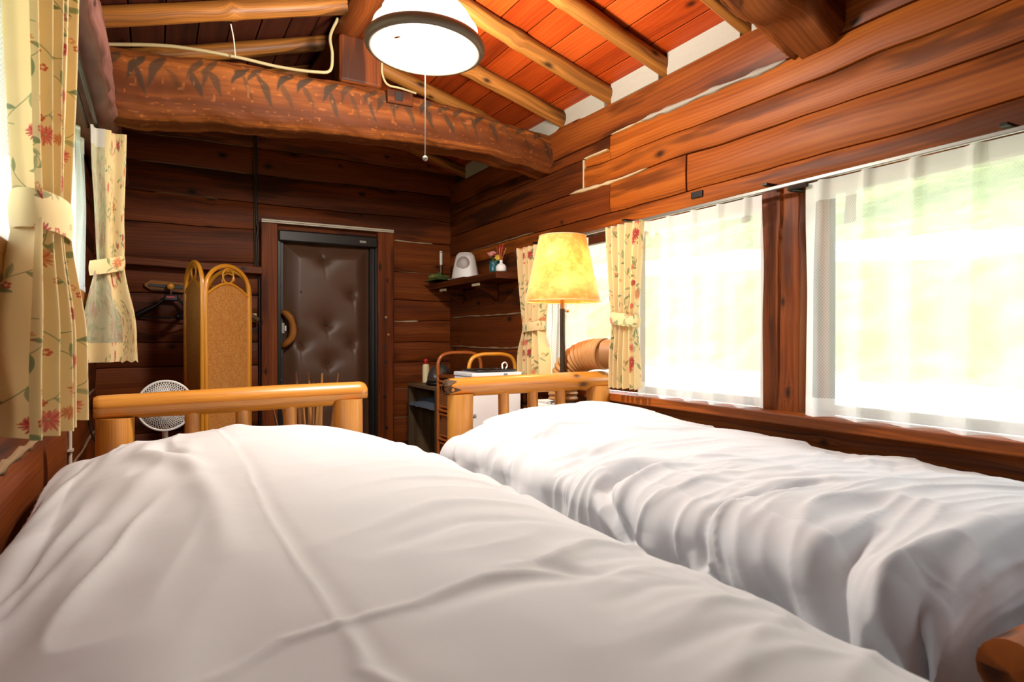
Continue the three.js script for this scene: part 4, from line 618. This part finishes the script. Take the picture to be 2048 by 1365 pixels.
// ---------------------------------------------------------------- portable air conditioner and its hose
{ const o = thing('air_conditioner', 'white ribbed portable air conditioner mostly hidden behind the headboard', 'air conditioner'), x0 = 2.06, x1 = 2.17;
  part('body', boxUV(new RoundedBoxGeometry(0.17, 0.66, 0.25, 4, 0.02).translate(2.00, EYE - 0.70, -3.05)), M.whitePlastic, o); for (let k = 0; k < 6; k++) part('rib', bx(1.93, 2.07, -0.368, -0.358, 2.95 + k * 0.038, 2.97 + k * 0.038, 0.003), M.whitePlastic, o);
  const h = thing('exhaust_hose', 'tan corrugated exhaust hose bending up into the window', 'hose');
  const pts = [P(2.0, -0.345, 2.965), P(2.003, -0.26, 2.965), P(2.02, -0.175, 2.935), P(2.045, -0.115, 2.875), P(2.07, -0.088, 2.79), P(2.085, -0.083, 2.69)];
  part('corrugated_hose', tube(pts, (v) => 0.076 + 0.009 * Math.pow(0.5 + 0.5 * Math.sin(v * 17 * Math.PI * 2), 0.7), 340, 28), M.hose, h); part('end_pipe', tube([P(2.083, -0.083, 2.70), P(2.12, -0.080, 2.64), P(2.19, -0.075, 2.56)], 0.077, 20, 28), M.hosePipe, h, 'smooth end pipe'); part('clamp_ring', new THREE.TorusGeometry(0.081, 0.004, 8, 40).rotateY(0.15).translate(2.085, EYE - 0.083, -2.69), M.hosePipe, h);
}
// ---------------------------------------------------------------- dried reeds behind the headboard
{ const o = thing('dried_reeds', 'bundle of dried brown reed leaves in a basket behind the bed', 'reeds', [0.66, 0, -3.12]);
  part('basket', lathe([[0.0001, 0.001], [0.10, 0.001], [0.12, 0.12], [0.13, 0.28], [0.122, 0.28], [0.11, 0.12], [0.0001, 0.015]], 28), M.wicker, o);
  for (let k = 0; k < 16; k++) { const a = k * 2.39, s = 0.03 + (k % 5) * 0.028, h = 0.60 + (k % 4) * 0.045, w = 0.010 + (k % 3) * 0.004; part('leaf', grid(2, 10, (u, v) => new THREE.Vector3(Math.cos(a) * s * (0.3 + v) + (u - 0.5) * w * 2 * (1 - v * v * 0.8), 0.1 + v * (h + 0.05), Math.sin(a) * s * (0.3 + v) + 0.012 * Math.sin(u * 3.1))), std({ color: [0x9a6430, 0x7a4a26, 0xb07a3c][k % 3], roughness: 0.7, side: THREE.DoubleSide }), o); }
}

// ---------------------------------------------------------------- log beds
function bed(label, x0, x1, o) {
  const t0 = thing('log_bed', label, 'bed', [0, 0, 0]), pr = 0.062, D = 2.73, lx = x0 + pr, rx = x1 - pr, cy = (x) => lerp(o.yl, o.yr, (x - x0) / (x1 - x0)), flat = (x) => lerp(o.fl, o.fr, (x - x0) / (x1 - x0)), id = x0 * 9;
  const n = 120, rad = 28, xa = x0 - 0.004, xb = x1 + 0.006;
  const rail = grid(rad, n, (u, v, i) => {
    const x = lerp(xa, xb, v), a = (i % rad) / rad * Math.PI * 2, e = Math.min(x - xa, xb - x), end = e < 0.02 ? 0.86 + 0.14 * Math.sqrt(e / 0.02) : 1, r = 0.047 * end * (1 + 0.07 * (noise(v * 6 + id, 1 + Math.cos(a)) - 0.5) + 0.03 * Math.sin(v * 5 + id));
    const post = x < lx + pr + 0.004 || x > rx - pr - 0.004; let y = cy(x) + Math.sin(a) * r; if (post) y = Math.max(y, flat(x)); return P(x, y, D - Math.cos(a) * r);
  }, (u, v) => [v * (xb - xa) + id, u * 0.3]);
  const cap = (e) => { const x = e ? xb : xa, s = e ? 1 : -1; return grid(rad, 4, (u, v, i, j) => { const a = (i % rad) / rad * Math.PI * 2, f = [0.86, 0.8, 0.55, 0.28, 0.001][j], yy = Math.max(cy(x) + Math.sin(a) * 0.047 * f, flat(x)); return P(x + s * [0, 0.006, 0.009, 0.010, 0.010][j] + 0.003 * (noise(a * 2, j + id) - 0.5) * (j > 0 ? 1 : 0), yy, D - Math.cos(a) * 0.047 * f); }, (u, v) => [v * 0.05, u * 0.05], !e); };
  part('headboard_rail', rail, M.honey, t0); part('rail_end', cap(0), M.endGrain, t0, 'dark whittled end grain');
  if (o.darkEnd) { const fg = []; for (let k = 0; k < 7; k++) { const a = (k - 1.2) / 7 * Math.PI * 2, w = 0.5, f = (da, r, e) => P(xa - 0.012 + e, Math.max(cy(xa) + Math.sin(a + da) * r, flat(xa)), D - Math.cos(a + da) * r); const g = new THREE.BufferGeometry().setFromPoints([f(-w, 0.042, 0.002), f(0, 0.052, 0.045 + 0.02 * (k % 2)), f(w, 0.042, 0.002), f(-w, 0.042, 0.002), f(w, 0.042, 0.002), f(0, 0.012, -0.008)].map((p) => p)); g.setAttribute('uv', new THREE.Float32BufferAttribute(new Array(12).fill(0).map((_, i) => k * 0.07 + i * 0.004), 2)); g.computeVertexNormals(); part('whittled_facet', g, M.facet, t0); } } part('rail_end', cap(1), M.honey, t0);
  for (const x of [lx, rx]) part('post', tube([P(x, -1.05, D), P(x, -0.6, D), P(x, flat(x) + 0.001, D)], (v, a) => pr * (1 + 0.04 * (noise(v * 4 + id, a) - 0.5)), 20, 24, { du: rnd() * 2, dome: 0 }), M.honey, t0);
  for (const x of o.spindles) part('spindle', tube([P(x, -0.85, D), P(x + 0.003, -0.5, D), P(x, cy(x) - 0.035, D)], (v) => 0.026 + 0.002 * noise(v * 5, x * 9), 12, 14, { du: rnd() * 2 }), M.honey, t0);
  part('headboard_rail', tube([P(lx, -0.86, D), P(rx, -0.86, D)], 0.04, 10, 16), M.honey, t0, 'lower rail');
  for (const x of [lx + 0.02, rx - 0.02]) part('side_rail', tube([P(x, -0.82, D - 0.05), P(x, -0.82, 0.46)], 0.045, 16, 14), M.honey, t0);
  part('slat_base', bx(lx + 0.04, rx - 0.04, -0.80, -0.77, 0.50, D - 0.06, 0.004), M.honey, t0);
  for (const x of [lx, rx]) part('post', tube([P(x, -1.05, o.foot), P(x, o.footY, o.foot)], 0.06, 10, 20, { du: rnd() * 2 }), M.honey, t0);
  part('footboard_rail', tube([P(x0 - 0.06, o.footY + 0.02, o.foot), P(x1, o.footY + 0.02, o.foot)], 0.05, 30, 18), M.wallA, t0);
  return t0;
}
bed('honey log bed by the curtained wall, its headboard in front of the fan', -0.187, 0.79, { yl: -0.252, yr: -0.236, fl: -0.293, fr: -0.259, spindles: [0.126, 0.306, 0.487], foot: 0.20, footY: -0.75 });
bed('honey log bed by the window wall, its headboard in front of the fridge', 1.195, 2.128, { yl: -0.232, yr: -0.222, fl: -0.265, fr: -0.252, spindles: [1.49, 1.657, 1.822], foot: 0.465, footY: -0.53, darkEnd: 1 });

// ---------------------------------------------------------------- duvets
const segDist = (px, py, ax, ay, bx2, by) => { const dx = bx2 - ax, dy = by - ay, t = clamp(((px - ax) * dx + (py - ay) * dy) / (dx * dx + dy * dy), 0, 1); return [Math.hypot(px - ax - dx * t, py - ay - dy * t), t]; };
function crease(a, D, pts, w, h) {                       // height of a fold along a line of [across, depth] points; w width, h height, tapering to both ends
  let best = 9, bt = 0; for (let k = 0; k < pts.length - 1; k++) { const [d, t] = segDist(a, D, ...pts[k], ...pts[k + 1]); if (d < best) { best = d; bt = (k + t) / (pts.length - 1); } }
  return best > w * 3 ? 0 : h * Math.exp(-((best / w) ** 2)) * Math.pow(Math.max(0, Math.sin(Math.PI * clamp(bt * 0.92 + 0.04, 0, 1))), 0.6);
}
function duvetGeo(o) {
  const nu = o.nu ?? 400, nv = o.nv ?? 420, { x0, x1, d0, d1 } = o, rc = o.rc, side = o.side, len = x1 - x0, ext = rc * Math.PI / 2 + side;
  const across = (p) => {                               // p: arc length across, 0 at the near edge of the top
    if (p < 0 || p > len) { const e = p < 0 ? -p : p - len, f = Math.min(e / rc, Math.PI / 2), dn = rc * (1 - Math.cos(f)) + Math.max(0, e - rc * Math.PI / 2), lat = rc * Math.sin(f) + Math.max(0, e - rc * Math.PI / 2) * o.flare; return p < 0 ? [x0 - lat, dn] : [x1 + lat, dn]; }
    return [x0 + p, 0];
  };
  const rh = o.rh, hl = rh * Math.PI / 2 + 0.30, L = d1 - d0;
  const along = (q) => { if (q < 0 || q > L) { const e = q < 0 ? -q : q - L, f = Math.min(e / rh, Math.PI / 2), dn = rh * (1 - Math.cos(f)) + Math.max(0, e - rh * Math.PI / 2), lat = rh * Math.sin(f); return q < 0 ? [d0 - lat, dn] : [d1 + lat, dn]; } return [d0 + q, 0]; };
  const pa = (u) => lerp(-ext, len + ext, u), qa = (v) => lerp(-hl, L + hl, v);
  const g = grid(nu, nv, (u, v) => { const [x, dx] = across(pa(u)), [D, dd] = along(qa(v)); return P(x, Math.max(o.top(clamp(x, x0, x1), clamp(D, d0, d1)) - dx - dd, -0.93), D); }, (u, v) => [pa(u), qa(v)]);
  const p = g.attributes.position, n = g.attributes.normal, W = nu + 1;
  for (let j = 0; j <= nv; j++) for (let i = 0; i <= nu; i++) { const k = j * W + i, w = o.wrinkle(x0 + pa(i / nu), d0 + qa(j / nv)); p.setXYZ(k, p.getX(k) + n.getX(k) * w, p.getY(k) + n.getY(k) * w, p.getZ(k) + n.getZ(k) * w); }
  g.computeVertexNormals(); return g;
}
{ const o = tag(new THREE.Group(), 'smooth white duvet with crossing press folds on the bed by the curtained wall', 'duvet'); o.name = 'duvet'; scene.add(o);
  const geo = duvetGeo({ x0: -0.19, x1: 0.83, d0: 0.38, d1: 2.56, rc: 0.085, rh: 0.09, side: 0.42, flare: 0.05,
    top: (x, D) => { const q = (x - 0.33) / (x > 0.33 ? 0.50 : 0.53), far = (D - 0.4) / 2.2; return lerp(-0.350, -0.318, far) - (x > 0.33 ? 0.085 : lerp(0.085, 0.075, far)) * Math.abs(q) ** 2.4 + 0.012 * Math.exp(-(((x - 0.27) / 0.05) ** 2)) * smoothstep(D, 2.3, 2.55) - 0.02 * smoothstep(D, 2.35, 2.56); },
    wrinkle: (a, D) => {
      let w = (fbm(a * 2.2, D * 1.6 + 5, 3) - 0.5) * 0.030;
      { const dl = a - 0.193 - 0.008 * Math.sin(D * 4) - 0.004 * noise(D * 9, 4); w += (0.0024 * Math.exp(-Math.abs(dl) / 0.004) * (0.4 + noise(D * 5, 3)) - 0.002 * Math.exp(-(((dl - 0.018) / 0.014) ** 2))) * smoothstep(D, 0.5, 0.7); }
      w += crease(a, D, [[-0.1, 0.70], [0.066, 0.746], [0.128, 0.779], [0.207, 0.770], [0.29, 0.769], [0.40, 0.797], [0.48, 0.80], [0.607, 0.797], [0.75, 0.79]], 0.008, 0.0045) + crease(a, D, [[0.30, 0.75], [0.45, 0.775], [0.62, 0.775]], 0.025, -0.008);
      w += crease(a, D, [[0.5, 0.83], [0.62, 0.80], [0.70, 0.86]], 0.025, -0.012) + crease(a, D, [[0.207, 0.77], [0.19, 0.66], [0.24, 0.55]], 0.010, 0.004);
      w += crease(a, D, [[-0.013, 2.36], [-0.023, 2.09], [0.03, 1.94], [0.10, 1.75]], 0.035, 0.020) + crease(a, D, [[0.03, 2.30], [0.02, 2.12], [0.08, 1.95]], 0.022, -0.018) + crease(a, D, [[0.10, 2.25], [0.075, 1.95], [0.11, 1.45], [0.10, 1.1]], 0.03, 0.012) + crease(a, D, [[0.02, 1.9], [-0.06, 1.61], [-0.10, 1.39], [-0.12, 1.05]], 0.035, 0.012) + crease(a, D, [[-0.15, 1.9], [-0.2, 1.5], [-0.23, 1.1]], 0.03, -0.014);
      w += crease(a, D, [[-0.16, 2.35], [-0.21, 2.0], [-0.25, 1.7]], 0.018, 0.010) + crease(a, D, [[-0.10, 1.45], [-0.17, 1.2], [-0.28, 1.0]], 0.02, 0.012);
      w += crease(a, D, [[0.25, 2.28], [0.40, 2.22], [0.55, 2.30]], 0.03, 0.008) + crease(a, D, [[0.25, 2.15], [0.38, 2.12], [0.6, 2.2]], 0.02, -0.007) + crease(a, D, [[0.35, 1.72], [0.5, 1.8], [0.72, 1.95]], 0.02, -0.006) + crease(a, D, [[0.2, 1.5], [0.45, 1.62], [0.7, 1.72]], 0.03, 0.006) + crease(a, D, [[0.25, 1.05], [0.5, 1.2], [0.8, 1.3]], 0.025, 0.009) + crease(a, D, [[0.3, 0.98], [0.5, 1.08], [0.82, 1.15]], 0.025, -0.010);
      for (let k = 0; k < 7; k++) w += crease(a, D, [[0.45 + k * 0.02, 0.45 + k * 0.07], [0.65, 0.50 + k * 0.075], [0.85, 0.52 + k * 0.09]], 0.016, (k % 2 ? -1 : 1) * 0.005);
      const wp = 0.10 * (noise(a * 4, D * 3) - 0.5), q1 = noise((a - 0.15 * D + wp) * 9, (D + 0.5 * a) * 1.6 + 7), q2 = noise((a + 0.4 * D) * 2.2 + 3, (D - 0.35 * a + wp) * 11), lf = smoothstep(0.25 - a, 0, 0.35), rt = smoothstep(a, 0.25, 0.6);
      w += Math.pow(1 - Math.abs(2 * q1 - 1), 2.5) * 0.016 * lf + Math.pow(1 - Math.abs(2 * q2 - 1), 2.5) * 0.010 * rt * (0.3 + noise(a * 3 + 5, D * 2)) + (fbm(a * 5, D * 4, 3) - 0.5) * 0.010;
      const sd = a < -0.2 ? -0.2 - a : a > 0.83 ? a - 0.83 : 0; if (sd > 0) w += smoothstep(sd, 0.05, 0.3) * 0.02 * Math.sin(D * 17 + 3 * noise(D * 3, 1) + sd * 2);
      return w * smoothstep(D, 0.3, 0.5);
    } });
  part('cover', geo, M.sheet, o);
}
{ const o = tag(new THREE.Group(), 'puffy white duvet with many drape folds on the bed beside the windows', 'duvet'); o.name = numbered('duvet') === 'duvet' ? 'duvet_001' : 'duvet_001'; scene.add(o);
  const X0 = 1.20, X1 = 2.09;
  const geo = duvetGeo({ x0: X0, x1: X1, d0: 0.66, d1: 2.56, rc: 0.075, rh: 0.085, side: 0.44, flare: 0.10, nu: 400, nv: 460,
    top: (x, D) => { const q = (x - X0) / (X1 - X0), hd = smoothstep(D, 1.9, 2.45), c = lerp(-0.365, -0.330, hd) + 0.028 * hd * Math.sin(q * 3.1); return c - 0.115 * Math.pow(1 - clamp(q * 1.45, 0, 1), 2.2) * lerp(0.55, 1, hd) - 0.02 * Math.pow(clamp(q * 2 - 1, 0, 1), 3) - 0.03 * smoothstep(D, 2.4, 2.56) + 0.010 * Math.sin(D * 4.2 + x * 3); },
    wrinkle: (a, D) => {
      let w = (fbm(a * 3.2 + 4, D * 2.6, 3) - 0.5) * 0.045;
      const ph = D + 0.55 * (a - 1.45) ** 2 + 0.07 * (noise(a * 4, D * 4) - 0.5), n = noise(a * 1.8 + 0.6 * D, ph * 8.5), n2 = noise(a * 3 + 9, ph * 22), n3 = noise(a * 2.2 + 20 - D, ph * 13 + a * 2);
      const left = smoothstep(1.75 - a, 0, 0.5); w += Math.pow(1 - Math.abs(2 * n - 1), 1.6) * 0.026 * (0.3 + left) + Math.pow(1 - Math.abs(2 * n2 - 1), 2) * 0.009 * (0.55 + 0.5 * left) + Math.pow(1 - Math.abs(2 * n3 - 1), 3) * 0.012;
      w += crease(a, D, [[0.98, 1.15], [1.05, 1.32], [1.15, 1.48], [1.32, 1.53], [1.5, 1.50]], 0.020, -0.034) + crease(a, D, [[0.95, 1.2], [1.08, 1.42], [1.2, 1.56], [1.42, 1.60]], 0.035, 0.018);
      w += crease(a, D, [[0.86, 0.9], [1.0, 0.98], [1.05, 1.05], [1.16, 1.08], [1.25, 1.08], [1.5, 1.02]], 0.018, -0.030) + crease(a, D, [[0.9, 0.98], [1.06, 1.12], [1.3, 1.18]], 0.03, 0.016);
      w += crease(a, D, [[0.86, 0.62], [1.0, 0.70], [1.13, 0.745], [1.32, 0.78]], 0.018, -0.028) + crease(a, D, [[0.9, 0.72], [1.13, 0.80], [1.4, 0.84]], 0.026, 0.016);
      w += crease(a, D, [[1.02, 2.1], [1.2, 2.18], [1.35, 2.1], [1.6, 2.0]], 0.025, -0.022) + crease(a, D, [[1.0, 1.75], [1.18, 1.86], [1.4, 1.78]], 0.02, -0.016);
      for (let k = 0; k < 5; k++) w += crease(a, D, [[1.3, 1.5 - k * 0.09], [1.55, 1.36 - k * 0.09], [1.9, 1.32 - k * 0.085], [2.05, 1.40 - k * 0.08]], 0.016, (k % 2 ? -1 : 1) * 0.008);
      w += crease(a, D, [[1.02, 0.50], [1.08, 0.58], [1.22, 0.62]], 0.03, -0.03) + crease(a, D, [[0.95, 0.55], [1.15, 0.66], [1.5, 0.66]], 0.022, 0.016);
      w += (fbm(a * 6, ph * 30, 3) - 0.5) * 0.007 * noise(a * 3, D * 3) + (fbm(a * 12, D * 12, 2) - 0.5) * 0.003;
      const sd = a < X0 ? X0 - a : 0; if (sd > 0.04) w += smoothstep(sd, 0.04, 0.3) * 0.028 * Math.sin(D * 24 + 5 * noise(D * 3, 1) - sd * 7);
      if (a > X1) w = Math.min(w, 0.004) * 0.5;
      return w - 0.012;
    } });
  part('cover', geo, M.sheet, o);
  const p = thing('pillow', 'white pillow under the duvet, its corner showing by the headboard', 'pillow', [1.635, EYE - 0.398, -2.545], 0.03);
  part('case', grid(48, 36, (u, v) => { const a = u * Math.PI * 2, b = (v - 0.5) * Math.PI, c = Math.cos(a), s = Math.sin(a), k = Math.cos(b), q = 1 / Math.max(Math.abs(c), Math.abs(s)) ** 0.8; return new THREE.Vector3(c * k * q * 0.325, Math.sin(b) * 0.065 * (1 - 0.15 * k) , s * k * q * 0.115); }, (u, v) => [u * 1.2, v * 0.4], true), M.sheet, p);
}

// ---------------------------------------------------------------- outside
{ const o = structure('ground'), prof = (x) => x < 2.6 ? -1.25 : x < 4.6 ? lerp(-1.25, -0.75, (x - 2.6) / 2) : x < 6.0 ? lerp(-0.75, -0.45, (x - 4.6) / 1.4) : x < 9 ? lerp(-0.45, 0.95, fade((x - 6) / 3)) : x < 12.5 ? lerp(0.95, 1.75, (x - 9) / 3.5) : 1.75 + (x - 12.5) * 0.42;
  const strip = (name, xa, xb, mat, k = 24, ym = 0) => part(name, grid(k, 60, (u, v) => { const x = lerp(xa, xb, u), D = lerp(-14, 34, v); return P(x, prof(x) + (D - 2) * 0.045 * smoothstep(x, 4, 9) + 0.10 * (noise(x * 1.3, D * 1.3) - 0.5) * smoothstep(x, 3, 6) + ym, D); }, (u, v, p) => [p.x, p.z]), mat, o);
  strip('lawn', 2.3, 4.4, M.grass); strip('sun_tinted_yard', 4.4, 6.1, M.sunTint, 10); strip('grass_bank', 6.1, 9.0, M.grass); strip('sun_tinted_road', 9.0, 12.3, M.sunTint, 12); strip('hillside', 12.3, 40, M.grass, 50);  // yard and road bands have sunlight put into their pale colour
  part('lawn', grid(20, 40, (u, v) => { const x = lerp(-24, -0.5, u); return P(x, -1.25 + 0.05 * noise(x, v * 30) + Math.max(0, -4 - x) * 0.12, lerp(-14, 34, v)); }, (u, v, p) => [p.x, p.z]), M.grass, o); part('lawn', grid(4, 4, (u, v) => P(lerp(-0.5, 2.4, u), -1.4, lerp(-14, 34, v)), (u, v, p) => [p.x, p.z]), M.grass, o);
  function tree(label, x, D, h, cr, mat, group) {
    const y0 = (x > 0 ? prof(x) + (D - 2) * 0.045 * smoothstep(x, 4, 9) : -1.2) + EYE - 0.1, t = thing('tree', label, 'tree', [x, y0, -D], 0, group), id = x + D;
    part('trunk', tube([new THREE.Vector3(0, -0.2, 0), new THREE.Vector3(0.06, h * 0.35, 0.03), new THREE.Vector3(-0.03, h * 0.7, -0.02), new THREE.Vector3(0, h * 0.95, 0)], (v) => 0.13 * (1 - 0.8 * v), 20, 10), M.bark, t);
    const pos = [], idx = []; for (let k = 0; k < 2600; k++) { const a = rnd() * 6.283, c = rr(-1, 1), r = cr * Math.cbrt(rnd()), s = Math.sqrt(1 - c * c), px = Math.cos(a) * s * r, pz = Math.sin(a) * s * r, py = h * 0.72 + c * r * 1.15, q = rr(0.10, 0.2), t1 = rnd() * 6.28, t2 = rr(-0.6, 0.6); const b = pos.length / 3, ux = Math.cos(t1) * q, uz = Math.sin(t1) * q, vy = Math.cos(t2) * q * 0.6, vx = -Math.sin(t1) * Math.sin(t2 + 1) * q * 0.6, vz = Math.cos(t1) * Math.sin(t2 + 1) * q * 0.6; pos.push(px - ux, py, pz - uz, px + vx, py + vy, pz + vz, px + ux, py, pz + uz, px - vx, py - vy, pz - vz); idx.push(b, b + 1, b + 2, b, b + 2, b + 3); }
    const g = new THREE.BufferGeometry(); g.setAttribute('position', new THREE.Float32BufferAttribute(pos, 3)); g.setIndex(idx); g.computeVertexNormals(); part('foliage', g, mat, t).userData.kind = 'stuff';
    return t;
  }
  const far = 'pale sunlit tree on the slope seen blurred through the white net curtains', gf = 'trees beyond the net curtains';
  [[14.5, 1.2, 5, 1.6], [16, 5.0, 6, 1.9], [13.9, 8.9, 5, 1.5], [19.5, 9.2, 6, 2.0], [15.5, 13.2, 5.5, 1.8], [19, -1.8, 6, 2.0], [21, 3.0, 7, 2.1]].forEach(([x, D, h, cr], k) => tree(far, x, D, h, cr, M.leaf[k % 3], gf));
  [[-6, 5, 3.6, 1.5], [-7.5, 8.5, 4.2, 1.8]].forEach(([x, D, h, cr], k) => tree('leafy tree outside the window behind the big floral curtain', x, D, h, cr, M.leaf[k], 'trees outside the curtained wall'));
}

scene.traverse((m) => { if (m.isMesh) { delete m.userData.count; m.receiveShadow = true; } else delete m.userData.count; });
renderer.render(scene, camera);
